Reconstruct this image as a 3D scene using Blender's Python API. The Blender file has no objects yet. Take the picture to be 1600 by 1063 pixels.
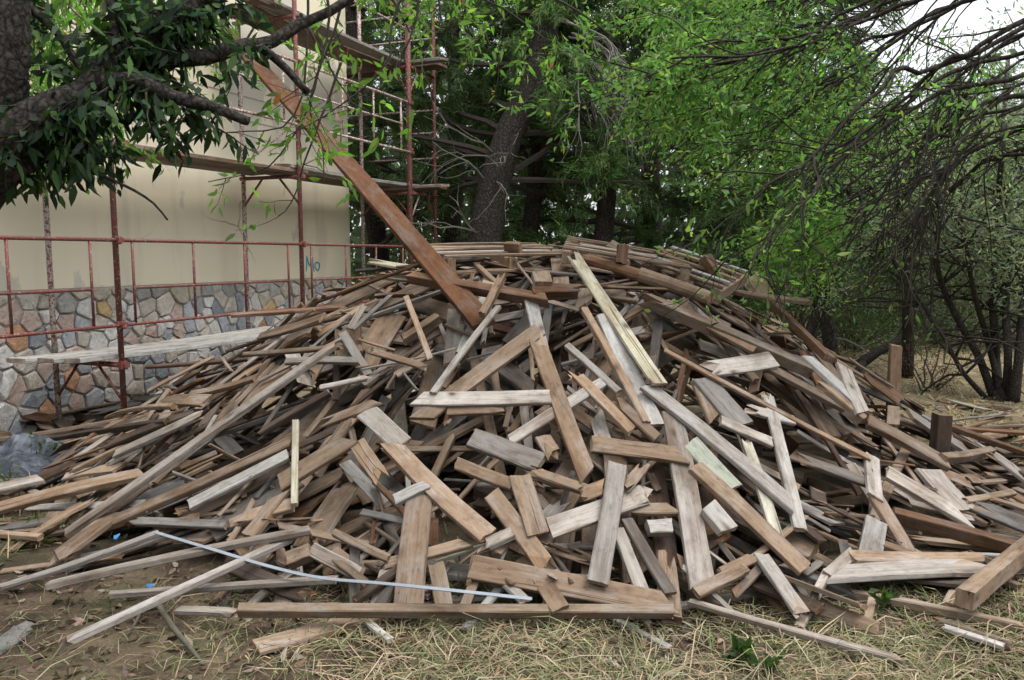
import bpy, math, random
import numpy as np
from mathutils import Vector, Matrix
from mathutils.bvhtree import BVHTree

random.seed(7); rng = np.random.default_rng(7)
SC = bpy.context.scene
COL = SC.collection
R = math.radians

# ------------------------------------------------------------------ camera, sky, sun, exposure
F, PITCH, EYE = 1250.0, R(6.0), 1.6          # focal length for a 1600 px wide frame
cd = bpy.data.cameras.new('camera'); cam = bpy.data.objects.new('camera', cd); COL.objects.link(cam)
cd.sensor_width = 36; cd.lens = 36 * F / 1600; cd.clip_start = 0.05; cd.clip_end = 1500
cam.location = (0, 0, EYE); cam.rotation_euler = (R(90) - PITCH, 0, 0)
SC.camera = cam

SUN_EL, SUN_AZ = R(66), R(110)               # azimuth clockwise from +Y
world = bpy.data.worlds.new('World'); SC.world = world; world.use_nodes = True
wn = world.node_tree; wn.nodes.clear()
sky = wn.nodes.new('ShaderNodeTexSky'); sky.sky_type = 'NISHITA'; sky.sun_disc = False
sky.sun_elevation = SUN_EL; sky.sun_rotation = SUN_AZ
sky.air_density = 1.0; sky.dust_density = 6.0; sky.ozone_density = 1.0
bg = wn.nodes.new('ShaderNodeBackground'); bg.inputs['Strength'].default_value = 0.11
wo = wn.nodes.new('ShaderNodeOutputWorld')

tc_ = wn.nodes.new('ShaderNodeTexCoord'); sx_ = wn.nodes.new('ShaderNodeSeparateXYZ'); wn.links.new(tc_.outputs['Generated'], sx_.inputs[0])
el_ = wn.nodes.new('ShaderNodeMapRange'); wn.links.new(sx_.outputs['Z'], el_.inputs[0])          # overcast cloud: brighter overhead than low down
for k_, v_ in ((1, 0.0), (2, 1.0), (3, 4.6), (4, 14.5)): el_.inputs[k_].default_value = v_
cn_ = wn.nodes.new('ShaderNodeTexNoise'); wn.links.new(tc_.outputs['Generated'], cn_.inputs['Vector']); cn_.inputs['Scale'].default_value = 3.0; cn_.inputs['Detail'].default_value = 5
cr_ = wn.nodes.new('ShaderNodeMapRange'); wn.links.new(cn_.outputs['Fac'], cr_.inputs[0])
for k_, v_ in ((1, 0.3), (2, 0.55), (3, 0.6), (4, 1.0)): cr_.inputs[k_].default_value = v_
cc_ = wn.nodes.new('ShaderNodeVectorMath'); cc_.operation = 'SCALE'; cc_.inputs[0].default_value = (0.95, 0.985, 1.04); wn.links.new(el_.outputs[0], cc_.inputs['Scale'])
cm_ = wn.nodes.new('ShaderNodeMix'); cm_.data_type = 'RGBA'; wn.links.new(cr_.outputs[0], cm_.inputs[0]); wn.links.new(sky.outputs[0], cm_.inputs[6]); wn.links.new(cc_.outputs[0], cm_.inputs[7])
wn.links.new(cm_.outputs[2], bg.inputs[0]); wn.links.new(bg.outputs[0], wo.inputs[0])
sl = bpy.data.lights.new('sun', 'SUN'); sl.energy = 1.5; sl.angle = R(28); sl.color = (1.0, 0.95, 0.88)
sun = bpy.data.objects.new('sun', sl); COL.objects.link(sun)
sdir = Vector((math.sin(SUN_AZ) * math.cos(SUN_EL), math.cos(SUN_AZ) * math.cos(SUN_EL), math.sin(SUN_EL)))
sun.rotation_euler = (-sdir).to_track_quat('-Z', 'Y').to_euler(); sun.location = sdir * 30
SC.view_settings.view_transform = 'Standard'; SC.view_settings.look = 'None'
SC.view_settings.exposure = 0.85; SC.view_settings.gamma = 1.0; SC.view_settings.use_curve_mapping = False
SC.render.engine = 'CYCLES'
cy = SC.cycles
cy.use_denoising = True; cy.max_bounces = 7; cy.diffuse_bounces = 1; cy.transmission_bounces = 4; cy.glossy_bounces = 2
cy.use_adaptive_sampling = True; cy.adaptive_threshold = 0.01

# ------------------------------------------------------------------ helpers
def ray(px, py):
    x = (px - 800) / F; v = (py - 531.5) / F
    return np.array([x, math.cos(PITCH) - v * math.sin(PITCH), -(math.sin(PITCH) + v * math.cos(PITCH))])
def P(px, py, Y):
    d = ray(px, py); return np.array([0, 0, EYE]) + d * (Y / d[1])
def project(p):
    x, y, z = p[0], p[1], p[2] - EYE
    dep = y * math.cos(PITCH) - z * math.sin(PITCH); dn = -(y * math.sin(PITCH) + z * math.cos(PITCH))
    return np.array([800 + F * x / dep, 531.5 + F * dn / dep])
def nrm(v):
    v = np.asarray(v, float); n = np.linalg.norm(v); return v / n if n > 1e-12 else v

def tag(o, label=None, cat=None, group=None, kind=None):
    for k, v in (('label', label), ('category', cat), ('group', group), ('kind', kind)):
        if v: o[k] = v
    return o
def empty(name, loc=(0, 0, 0)):
    o = bpy.data.objects.new(name, None); o.location = loc; o.empty_display_size = 0.2; COL.objects.link(o); return o

class MB:
    """collects verts / faces / per-face tint / per-loop uv and links them as ONE mesh object"""
    def __init__(s): s.v = []; s.f = []; s.c = []; s.uv = []; s.n = 0
    def add(s, v, f, tint=(1, 1, 1), uv=None):
        s.v.extend([tuple(p) for p in v]); b = s.n; s.n += len(v)
        for i, fc in enumerate(f):
            s.f.append(tuple(b + k for k in fc))
            s.c.append(tint[i] if isinstance(tint, list) else tint)
            if uv is not None: s.uv.append(uv[i])
    def box(s, c, x, y, z, tint=(1, 1, 1)):
        c, x, y, z = (np.asarray(a, float) for a in (c, x, y, z))
        v = [c + i * x + j * y + k * z for i in (-1, 1) for j in (-1, 1) for k in (-1, 1)]
        s.add(v, [(0, 1, 3, 2), (4, 6, 7, 5), (0, 4, 5, 1), (2, 3, 7, 6), (0, 2, 6, 4), (1, 5, 7, 3)], tint)
    def tube(s, pts, radii, sides=8, tint=(1, 1, 1), wob=0.0):
        pts = np.asarray(pts, float); n = len(pts)
        if np.isscalar(radii): radii = [radii] * n
        T = np.gradient(pts, axis=0) if n > 2 else np.array([pts[1] - pts[0]] * 2)
        u = None; vs = []
        for i in range(n):
            t = nrm(T[i])
            if u is None: u = nrm(np.cross(t, [0.31, 0.2, 0.93] if abs(t[2]) < .9 else [1, .1, 0]))
            u = nrm(u - t * np.dot(u, t)); w = np.cross(t, u)
            for k in range(sides):
                a = 2 * math.pi * k / sides; rr = radii[i] * (1 + (random.uniform(-wob, wob) if wob else 0))
                vs.append(pts[i] + rr * (math.cos(a) * u + math.sin(a) * w))
        fs = []
        for i in range(n - 1):
            for k in range(sides):
                k2 = (k + 1) % sides
                fs.append((i * sides + k, i * sides + k2, (i + 1) * sides + k2, (i + 1) * sides + k))
        fs.append(tuple(reversed(range(sides)))); fs.append(tuple(range((n - 1) * sides, n * sides)))
        s.add(vs, fs, tint)
    def build(s, name, mat, parent=None, smooth=False):
        me = bpy.data.meshes.new(name); me.from_pydata(s.v, [], s.f); me.materials.append(mat)
        ca = me.color_attributes.new('tint', 'FLOAT_COLOR', 'CORNER')
        lt = np.array([len(f) for f in s.f]); c = np.repeat(np.array(s.c, float), lt, axis=0)
        ca.data.foreach_set('color', np.hstack([c, np.ones((len(c), 1))]).ravel())
        if s.uv:
            ul = me.uv_layers.new(name='grain'); ul.data.foreach_set('uv', np.array([p for f in s.uv for p in f], float).ravel())
        if smooth: me.polygons.foreach_set('use_smooth', [True] * len(me.polygons))
        o = bpy.data.objects.new(name, me); COL.objects.link(o)
        if parent is not None:
            o.parent = parent; o.matrix_parent_inverse = Matrix.Translation(-Vector(parent.location))
        return o

def smooth_path(pts, n):
    pts = np.asarray(pts, float); k = len(pts); s = np.linspace(0, k - 1, n); out = []
    for u in s:
        i = min(int(u), k - 2); f = u - i; p0 = pts[max(i - 1, 0)]; p1 = pts[i]; p2 = pts[i + 1]; p3 = pts[min(i + 2, k - 1)]
        out.append(.5 * ((2 * p1) + (-p0 + p2) * f + (2 * p0 - 5 * p1 + 4 * p2 - p3) * f * f + (-p0 + 3 * p1 - 3 * p2 + p3) * f ** 3))
    return np.array(out)
def fast_mesh(name, V, NV, tints, mat, parent=None):
    """V: (n*NV,3) soup of n polygons with NV corners each, tints (n,3)"""
    n = len(V) // NV
    me = bpy.data.meshes.new(name)
    me.vertices.add(n * NV); me.vertices.foreach_set('co', V.astype(np.float32).ravel())
    me.loops.add(n * NV); me.loops.foreach_set('vertex_index', np.arange(n * NV, dtype=np.int32))
    me.polygons.add(n); me.polygons.foreach_set('loop_start', np.arange(0, n * NV, NV, dtype=np.int32))
    me.polygons.foreach_set('loop_total', np.full(n, NV, dtype=np.int32))
    me.update(calc_edges=True)
    ca = me.color_attributes.new('tint', 'FLOAT_COLOR', 'POINT')
    c = np.repeat(tints, NV, axis=0); ca.data.foreach_set('color', np.hstack([c, np.ones((len(c), 1))]).astype(np.float32).ravel())
    me.materials.append(mat)
    o = bpy.data.objects.new(name, me); COL.objects.link(o)
    if parent is not None:
        o.parent = parent; o.matrix_parent_inverse = Matrix.Translation(-Vector(parent.location))
    return o

# ------------------------------------------------------------------ materials
class NT:
    def __init__(s, name):
        s.m = bpy.data.materials.new(name); s.m.use_nodes = True; s.t = s.m.node_tree; s.t.nodes.clear()
        s.out = s.t.nodes.new('ShaderNodeOutputMaterial')
    def n(s, typ, ins=None, **kw):
        nd = s.t.nodes.new(typ)
        for k, v in kw.items(): setattr(nd, k, v)
        for k, v in (ins or {}).items(): s.set(nd.inputs[k], v)
        return nd
    def set(s, sock, v):
        if isinstance(v, bpy.types.NodeSocket): s.t.links.new(v, sock)
        elif isinstance(v, bpy.types.Node): s.t.links.new(v.outputs[0], sock)
        else: sock.default_value = v
    def noise(s, vec, scale, detail=4, rough=.6, dist=0.0):
        return s.n('ShaderNodeTexNoise', {'Vector': vec, 'Scale': scale, 'Detail': detail, 'Roughness': rough, 'Distortion': dist}).outputs['Fac']
    def ramp(s, fac, stops):
        r = s.n('ShaderNodeValToRGB', {'Fac': fac}); e = r.color_ramp.elements
        while len(e) < len(stops): e.new(0.5)
        for el, (p, c) in zip(e, stops): el.position = p; el.color = (*c, 1) if len(c) == 3 else c
        return r.outputs['Color']
    def mix(s, f, a, b, mode='MIX'):
        m = s.n('ShaderNodeMix', data_type='RGBA', blend_type=mode); s.set(m.inputs[0], f)
        for k, v in ((6, a), (7, b)):
            s.set(m.inputs[k], (*v, 1) if isinstance(v, tuple) and len(v) == 3 else v)
        return m.outputs[2]
    def math(s, op, a, b=0.0):
        m = s.n('ShaderNodeMath', operation=op); s.set(m.inputs[0], a); s.set(m.inputs[1], b); return m.outputs[0]
    def bsdf(s, col, rough=.8, bump=None, bd=.01, bs=.5, spec=.3, metal=0.0):
        b = s.n('ShaderNodeBsdfPrincipled')
        s.set(b.inputs['Base Color'], (*col, 1) if isinstance(col, tuple) and len(col) == 3 else col)
        s.set(b.inputs['Roughness'], rough); b.inputs['Specular IOR Level'].default_value = spec; b.inputs['Metallic'].default_value = metal
        if bump is not None:
            bp = s.n('ShaderNodeBump', {'Height': bump, 'Distance': bd, 'Strength': bs}); s.t.links.new(bp.outputs[0], b.inputs['Normal'])
        s.t.links.new(b.outputs[0], s.out.inputs[0]); return b
    def attr(s, name='tint'): return s.n('ShaderNodeAttribute', attribute_name=name)
    def pos(s): return s.n('ShaderNodeNewGeometry').outputs['Position']
    def scale(s, vec, sc):
        m = s.n('ShaderNodeMapping'); s.set(m.inputs['Vector'], vec); m.inputs['Scale'].default_value = sc; return m.outputs[0]

def mat_wood():
    t = NT('weathered_wood'); uv = t.n('ShaderNodeUVMap', uv_map='grain').outputs[0]
    tint = t.attr().outputs['Color']
    fine = t.noise(t.scale(uv, (6, 150, 1)), 1.0, 5, .7, .4)
    grain = t.noise(t.scale(uv, (1.0, 20, 1)), 1.0, 4, .55, 1.6)
    blot = t.noise(t.scale(uv, (3.5, 9, 1)), 1.0, 7, .7, .6)
    big = t.noise(t.scale(uv, (1.6, 4.5, 1)), 1.0, 4, .6, .4)
    grime = t.noise(t.scale(uv, (14, 26, 1)), 1.0, 5, .75)
    c = t.mix(1.0, tint, t.ramp(grain, [(.30, (.80, .77, .74)), (.5, (1, 1, 1)), (.70, (1.12, 1.11, 1.10))]), 'MULTIPLY')
    c = t.mix(1.0, c, t.ramp(fine, [(.3, (.76, .74, .72)), (.52, (1, 1, 1)), (.75, (1.1, 1.1, 1.1))]), 'MULTIPLY')
    grey = t.n('ShaderNodeHueSaturation', {'Saturation': .55, 'Value': 1.25, 'Color': c}).outputs[0]
    c = t.mix(t.math('MULTIPLY', t.ramp(blot, [(.48, (0, 0, 0)), (.62, (1, 1, 1))]), .75), c, grey)
    c = t.mix(t.math('MULTIPLY', t.ramp(big, [(.50, (0, 0, 0)), (.66, (1, 1, 1))]), .8), c, t.mix(1.0, c, (.46, .38, .32), 'MULTIPLY'))
    c = t.mix(t.math('MULTIPLY', t.ramp(grime, [(.50, (0, 0, 0)), (.70, (1, 1, 1))]), .65), c, t.mix(1.0, c, (.42, .37, .33), 'MULTIPLY'))
    vo = t.n('ShaderNodeTexVoronoi', {'Vector': t.scale(uv, (4.5, 8, 1)), 'Scale': 1.0, 'Randomness': 1.0})
    gate = t.math('GREATER_THAN', t.n('ShaderNodeSeparateColor', {0: vo.outputs['Color']}).outputs[0], .5)
    kn = t.math('MULTIPLY', t.ramp(vo.outputs['Distance'], [(.07, (1, 1, 1)), (.15, (.35, .35, .35)), (.24, (0, 0, 0))]), gate)
    c = t.mix(t.math('MULTIPLY', kn, .85), c, (.075, .045, .03))
    ho = t.n('ShaderNodeTexVoronoi', {'Vector': t.scale(uv, (6, 16, 1)), 'Scale': 1.0})
    g2 = t.math('GREATER_THAN', t.n('ShaderNodeSeparateColor', {0: ho.outputs['Color']}).outputs[1], .7)
    c = t.mix(t.math('MULTIPLY', t.math('MULTIPLY', t.ramp(ho.outputs['Distance'], [(.05, (1, 1, 1)), (.10, (0, 0, 0))]), g2), .8), c, (.025, .02, .018))
    crk = t.noise(t.scale(uv, (.8, 42, 1)), 1.0, 2, .5, .9)
    ck = t.ramp(crk, [(.29, (1, 1, 1)), (.325, (0, 0, 0))])
    c = t.mix(t.math('MULTIPLY', ck, .7), c, (.04, .032, .028))
    h = t.math('ADD', t.math('MULTIPLY', fine, .5), t.math('MULTIPLY', grain, .6)); h = t.math('SUBTRACT', h, ck)
    t.bsdf(c, .85, h, .003, .6, .2); return t.m

def mat_leaf(name, trans=.45, rough=.5, spec=.35):
    t = NT(name); c = t.attr().outputs['Color']
    b = t.n('ShaderNodeBsdfPrincipled', {'Base Color': c, 'Roughness': rough}); b.inputs['Specular IOR Level'].default_value = spec
    tr = t.n('ShaderNodeBsdfTranslucent', {'Color': t.mix(1.0, c, (1.2, 1.3, .75), 'MULTIPLY')})
    m = t.n('ShaderNodeMixShader', {0: trans, 1: b.outputs[0], 2: tr.outputs[0]}); t.t.links.new(m.outputs[0], t.out.inputs[0]); return t.m

def mat_bark(name, a, b, s=1.0, vz=4):
    t = NT(name); p = t.pos()
    wv = t.n('ShaderNodeTexNoise', {'Vector': p, 'Scale': 9 * s, 'Detail': 3}).outputs['Color']
    pw = t.n('ShaderNodeVectorMath', {0: p, 1: t.n('ShaderNodeVectorMath', {0: wv, 1: (.09 / s,) * 3}, operation='MULTIPLY').outputs[0]}, operation='ADD').outputs[0]
    v = t.n('ShaderNodeTexVoronoi', {'Vector': t.scale(pw, (14 * s, 14 * s, vz * s)), 'Scale': 1.0}, feature='DISTANCE_TO_EDGE').outputs['Distance']
    v = t.math('MINIMUM', t.math('ADD', t.math('MULTIPLY', v, 1.5), .28), .8)
    n1 = t.noise(t.scale(p, (22 * s, 22 * s, vz * 2 * s)), 1.0, 6, .7)
    li = t.noise(p, 6 * s, 5, .7)
    c = t.mix(t.ramp(t.math('ADD', t.math('MULTIPLY', v, .55), t.math('MULTIPLY', n1, .6)), [(.36, (0, 0, 0)), (.72, (1, 1, 1))]), a, b)
    c = t.mix(t.math('MULTIPLY', t.ramp(li, [(.56, (0, 0, 0)), (.66, (1, 1, 1))]), .35), c, (.10, .105, .07))
    t.bsdf(c, .95, t.math('ADD', v, n1), .03 / s, .9, .15); return t.m

def mat_simple(name, rough=.85, var=.35, scale=9, bump=.4, bd=.01, spec=.3):
    t = NT(name); p = t.pos(); c = t.attr().outputs['Color']
    n1 = t.noise(p, scale, 6, .65); n2 = t.noise(p, scale * 7, 4, .6)
    k = t.ramp(t.math('ADD', t.math('MULTIPLY', n1, .6), t.math('MULTIPLY', n2, .4)), [(.3, (1 - var,) * 3), (.7, (1 + var,) * 3)])
    t.bsdf(t.mix(1.0, c, k, 'MULTIPLY'), rough, t.math('ADD', n1, t.math('MULTIPLY', n2, .5)), bd, bump, spec); return t.m

M = {}
M['wood'] = mat_wood()
M['leaf'] = mat_leaf('broad_leaf', .58)
M['dark_leaf'] = mat_leaf('dark_leaf', .25, .55, .25)
M['needle'] = mat_leaf('pine_needle', .3, .6, .2)
M['straw'] = mat_leaf('straw', .15, .7, .2)
M['bark'] = mat_bark('grey_bark', (.005, .0045, .004), (.068, .059, .051), 3.2, 9)
M['branch_bark'] = mat_bark('branch_bark', (.012, .010, .008), (.05, .042, .034), 2.0)
M['pine_bark'] = mat_bark('pine_bark', (.014, .012, .010), (.085, .072, .063), 1.6, 9)
M['stone'] = mat_simple('fieldstone', .9, .38, 16, .9, .03, .2)
M['mortar'] = mat_simple('mortar', .95, .25, 20, .7, .01, .1)
M['twig'] = mat_simple('twig_bark', .9, .4, 30, .5, .004, .15)

t = NT('cream_plaster'); p = t.pos()
st = t.noise(t.scale(p, (1.1, 1.1, .55)), 1.0, 6, .62); fi = t.noise(p, 60, 4, .6); sp = t.noise(p, .8, 3, .5)
c = t.mix(sp, (.79, .70, .51), (.86, .785, .60))
c = t.mix(t.math('MULTIPLY', t.ramp(st, [(.54, (0, 0, 0)), (.555, (1, 1, 1))]), .6), c, (.50, .475, .43))
dr = t.noise(t.scale(p, (1.7, 1.7, .22)), 1.0, 6, .65)
c = t.mix(t.math('MULTIPLY', t.ramp(dr, [(.54, (0, 0, 0)), (.7, (1, 1, 1))]), .5), c, (.50, .46, .39))
ckv = t.n('ShaderNodeTexVoronoi', {'Vector': t.mix(.25, p, t.n('ShaderNodeTexNoise', {'Vector': p, 'Scale': 2.0}).outputs['Color']), 'Scale': .8}, feature='DISTANCE_TO_EDGE').outputs['Distance']
c = t.mix(t.math('MULTIPLY', t.ramp(ckv, [(.003, (1, 1, 1)), (.007, (0, 0, 0))]), t.ramp(sp, [(.5, (0, 0, 0)), (.6, (.7, .7, .7))])), c, (.25, .22, .18))
t.bsdf(c, .9, fi, .003, .4, .2); M['plaster'] = t.m

t = NT('rusty_red_paint'); p = t.pos()
n1 = t.noise(p, 9, 5, .7); n2 = t.noise(p, 55, 4, .7)
c = t.mix(t.ramp(n1, [(.4, (0, 0, 0)), (.6, (1, 1, 1))]), (.20, .045, .04), (.13, .06, .045))
c = t.mix(t.ramp(n2, [(.60, (0, 0, 0)), (.64, (1, 1, 1))]), c, (.55, .50, .46))
t.bsdf(c, .6, n2, .002, .4, .4); M['red'] = t.m
t = NT('splashed_tube'); p = t.pos(); n2 = t.noise(p, 40, 4, .7)
c = t.mix(t.ramp(n2, [(.44, (0, 0, 0)), (.52, (1, 1, 1))]), (.22, .06, .05), (.55, .49, .45))
t.bsdf(c, .65, n2, .002, .4, .35); M['splash'] = t.m
t = NT('galvanised_strip'); p = t.pos(); n2 = t.noise(p, 14, 4, .6)
t.bsdf(t.mix(n2, (.20, .225, .26), (.33, .36, .40)), .42, n2, .002, .2, .5, .35); M['metal'] = t.m
t = NT('dusty_tarpaulin'); p = t.pos(); n2 = t.noise(p, 7, 5, .65)
t.bsdf(t.mix(t.ramp(n2, [(.45, (0, 0, 0)), (.68, (1, 1, 1))]), (.022, .028, .04), (.12, .135, .165)), .55, n2, .01, .4, .4); M['tarp'] = t.m
t = NT('blue_plastic'); t.bsdf((.05, .20, .42), .5, t.noise(t.pos(), 40), .002, .3); M['blue'] = t.m
t = NT('turquoise_paint'); t.bsdf((.04, .36, .44), .7, t.noise(t.pos(), 80), .001, .2); M['graffiti'] = t.m

t = NT('forest_soil'); p = t.pos()
a1 = t.noise(p, 1.1, 5, .6); a2 = t.noise(p, 9, 6, .7); a3 = t.noise(p, 70, 5, .7); a4 = t.noise(t.scale(p, (40, 120, 40)), 1.0, 3, .6, 1.2)
soil = t.mix(a2, (.030, .020, .015), (.10, .070, .052))
dry = t.mix(a4, (.12, .09, .06), (.36, .29, .18))
grn = t.mix(a3, (.04, .05, .02), (.12, .13, .06))
sep = t.n('ShaderNodeSeparateXYZ', {0: p})
far = t.n('ShaderNodeMapRange', {0: sep.outputs['Y'], 1: 5.5, 2: 9.0}).outputs[0]
kdry = t.math('ADD', t.math('MULTIPLY', far, .42), t.math('ADD', t.math('MULTIPLY', a1, .75), t.math('MULTIPLY', a3, .25)))
c = t.mix(t.ramp(kdry, [(.46, (0, 0, 0)), (.66, (1, 1, 1))]), soil, dry)
c = t.mix(t.math('MULTIPLY', t.ramp(t.noise(p, 2.3, 4, .6), [(.54, (0, 0, 0)), (.66, (1, 1, 1))]), .6), c, grn)
t.bsdf(c, .95, t.math('ADD', a2, t.math('MULTIPLY', a3, .6)), .03, .8, .1); M['soil'] = t.m

# ------------------------------------------------------------------ ground
def gz(x, y):
    x = np.asarray(x, float); y = np.asarray(y, float)
    z = .022 * np.sin(1.9 * x + .7 * y) + .018 * np.sin(2.7 * y - 1.1 * x + 1) + .010 * np.sin(6.1 * x + 4.3 * y) + .007 * np.sin(11 * y - 7.3 * x)
    wall = np.clip((.371 * (y - 7.6) - .928 * (x + 4.55)) + 1.6, 0, 1.6)     # sinks a little towards the building
    return z - .08 * wall
xs = np.concatenate([-np.geomspace(8, 400, 26)[::-1], np.linspace(-7.9, 7.9, 200), np.geomspace(8, 400, 26)])
ys = np.concatenate([[-60, -20, -5, 0], np.linspace(1.2, 14, 170), np.geomspace(14.4, 600, 34)])
GX, GY = np.meshgrid(xs, ys); GZ = gz(GX, GY) + np.where((np.abs(GX) < 8) & (GY < 14), rng.normal(0, .006, GX.shape), 0)
nx_, ny_ = len(xs), len(ys)
gm = MB(); idx = np.arange(nx_ * ny_).reshape(ny_, nx_)
gm.add(np.stack([GX, GY, GZ], -1).reshape(-1, 3), [(idx[j, i], idx[j, i + 1], idx[j + 1, i + 1], idx[j + 1, i]) for j in range(ny_ - 1) for i in range(nx_ - 1)])
tag(gm.build('ground', M['soil'], smooth=True), kind='structure')

# ------------------------------------------------------------------ building with stone plinth
WD = np.array([.371, .9286, 0]); WN = np.array([.9286, -.371, 0]); W0 = np.array([-4.55, 7.60, 0])
def WP(t, off, z): return W0 + WD * t + WN * off + np.array([0, 0, z])
UP = np.array([0, 0, 1.0])
bld = tag(empty('building', WP(2, 0, 0)), 'cream plastered building with rough fieldstone plinth behind the scaffold', 'building')
TW0, TW1, PL = -4.0, 5.42, 1.28
def wallbox(t0, t1, o0, o1, z0, z1, tint=(1, 1, 1)):
    m = MB(); m.box(WP((t0 + t1) / 2, (o0 + o1) / 2, (z0 + z1) / 2), WD * (t1 - t0) / 2, WN * (o1 - o0) / 2, UP * (z1 - z0) / 2, tint); return m
wallbox(TW0, TW1, -7, 0, PL, 7.6).build('plaster_wall', M['plaster'], bld)
pl = wallbox(TW0, TW1 + .01, -7, -.005, -.6, PL - .003, (.53, .485, .42)).build('stone_plinth', M['mortar'], bld)
wallbox(TW0 - .3, TW1 + .3, -7.3, .3, 7.603, 7.8, (.5, .45, .35)).build('roof', M['mortar'], bld)
m = MB()
for z in (3.32, 3.62): m.box(WP((TW0 + TW1) / 2, .002, z), WD * ((TW1 - TW0) / 2 - .01), WN * .004, UP * .006, (.4, .36, .28))
m.build('dark_wall_line', M['mortar'], bld)  # thin dark strips along the plaster, slightly proud of it
sites = []
tries = 0
while tries < 9000:
    tries += 1
    a = random.uniform(-.55, 5.5); b = random.uniform(-.22, 1.3)
    md = random.choice([.105, .13, .16, .20, .24])
    if all(((a - s[0]) / 1.12) ** 2 + (b - s[1]) ** 2 > (.5 * (md + s[2])) ** 2 for s in sites): sites.append((a, b, md))
def clip(poly, nx, ny, d):
    out = []
    for i in range(len(poly)):
        p, q = poly[i], poly[(i + 1) % len(poly)]
        dp = p[0] * nx + p[1] * ny - d; dq = q[0] * nx + q[1] * ny - d
        if dp <= 0: out.append(p)
        if dp * dq < 0:
            k = dp / (dp - dq); out.append((p[0] + k * (q[0] - p[0]), p[1] + k * (q[1] - p[1])))
    return out
STC = [((.30, .315, .34), 3), ((.39, .40, .42), 3), ((.58, .56, .53), 4), ((.48, .43, .37), 4), ((.48, .375, .32), 2.5), ((.46, .27, .16), .6), ((.24, .25, .27), .8), ((.44, .33, .17), .6)]
n_stone = 0
for (a, b, md) in sites:
    poly = [(TW0, -.5), (TW1 - .004, -.5), (TW1 - .004, PL - .015), (TW0, PL - .015)]
    for (a2, b2, _) in sites:
        if (a2, b2) == (a, b) or abs(a2 - a) > .9 or abs(b2 - b) > .9: continue
        nx, ny = a2 - a, b2 - b; L = math.hypot(nx, ny); nx /= L; ny /= L
        poly = clip(poly, nx, ny, (a + a2) / 2 * nx + (b + b2) / 2 * ny - random.uniform(.005, .012))
        if len(poly) < 3: break
    if len(poly) < 3 or max(q[0] for q in poly) - min(q[0] for q in poly) > .9: continue
    q = []
    for i in range(len(poly)):
        p0, p1 = poly[i], poly[(i + 1) % len(poly)]
        if math.hypot(p1[0] - p0[0], p1[1] - p0[1]) < .02: q.append(((p0[0] + p1[0]) / 2, (p0[1] + p1[1]) / 2)); continue
        for k in (.09, .91): q.append((p0[0] + k * (p1[0] - p0[0]) + random.uniform(-.006, .006), p0[1] + k * (p1[1] - p0[1]) + random.uniform(-.006, .006)))
    if len(q) < 4: continue
    ca_, cb_ = sum(x[0] for x in q) / len(q), sum(x[1] for x in q) / len(q)
    h = random.uniform(.012, .045); n = len(q); vs = []
    for ring, (k, o) in enumerate(((1, -.02), (.975, h * .7), (.86, h))):
        for (x, y) in q: vs.append(WP(ca_ + (x - ca_) * k, o + (random.uniform(-.006, .008) if ring else 0), cb_ + (y - cb_) * k))
    vs.append(WP(ca_, h + random.uniform(-.004, .014), cb_))
    fs = [(r * n + i, r * n + (i + 1) % n, (r + 1) * n + (i + 1) % n, (r + 1) * n + i) for r in range(2) for i in range(n)]
    fs += [(2 * n + i, 2 * n + (i + 1) % n, 3 * n) for i in range(n)]
    tc = np.array(random.choices([c for c, _ in STC], [w for _, w in STC])[0]) * random.uniform(1.1, 1.4)
    if cb_ > 1.12: tc = tc * .6 + np.array((.42, .36, .24)) * .4
    m = MB(); m.add(vs, fs, tuple(tc)); m.build('stone', M['stone'], pl); n_stone += 1
# spray-painted letters
m = MB()
def stroke(pts, w=.012):
    for (a, b), (c, d) in zip(pts, pts[1:]):
        L = math.hypot(c - a, d - b); x = (WD * (c - a) + UP * (d - b)) / L; y = (-WD * (d - b) + UP * (c - a)) / L
        m.box(WP((a + c) / 2, .003, (b + d) / 2), x * (L / 2 + w * .6), y * w, WN * .002)
g0 = 4.27
stroke([(g0, 1.385), (g0 + .012, 1.47), (g0 + .022, 1.585), (g0 + .06, 1.49), (g0 + .085, 1.46), (g0 + .12, 1.52), (g0 + .155, 1.575), (g0 + .165, 1.48), (g0 + .185, 1.375)], .011)
stroke([(g0 + .27 + .055 * math.cos(k * math.pi / 6) + .01 * math.sin(k), 1.445 + .06 * math.sin(k * math.pi / 6)) for k in range(14)], .011)
tag(m.build('graffiti', M['graffiti'], bld))

# ------------------------------------------------------------------ scaffold
scf = tag(empty('scaffold', WP(2.7, .6, 0)), 'rusty red tubular scaffold with guard rails along the cream wall', 'scaffold')
def tubepart(name, a, b, r, mat='red', parent=scf):
    m = MB(); m.tube([a, b], r, 8); return m.build(name, M[mat], parent, True)
OI, OO = .25, 1.09
LV = [.67, 2.6, 4.45]
for t_ in (-2.7, 0, 2.7, 5.4):
    for off in (OI, OO):
        e = WP(t_, off, 0); z0 = float(gz(e[0], e[1])) - .02
        tubepart('post', WP(t_, off, z0), WP(t_ + random.uniform(-.02, .02), off, 6.6), .027 if not (t_ == 5.4 and off == OO) else .040, 'red' if off == OO else 'splash')
    for z in LV:
        tubepart('transom', WP(t_, OI - .04, z - .055), WP(t_, OO + .04, z - .055), .024)
        tubepart('brace', WP(t_, OI, z - .40), WP(t_, OI + .30, z - .06), .014)
        tubepart('brace', WP(t_, OO, z - .40), WP(t_, OO - .30, z - .06), .014)
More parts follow.
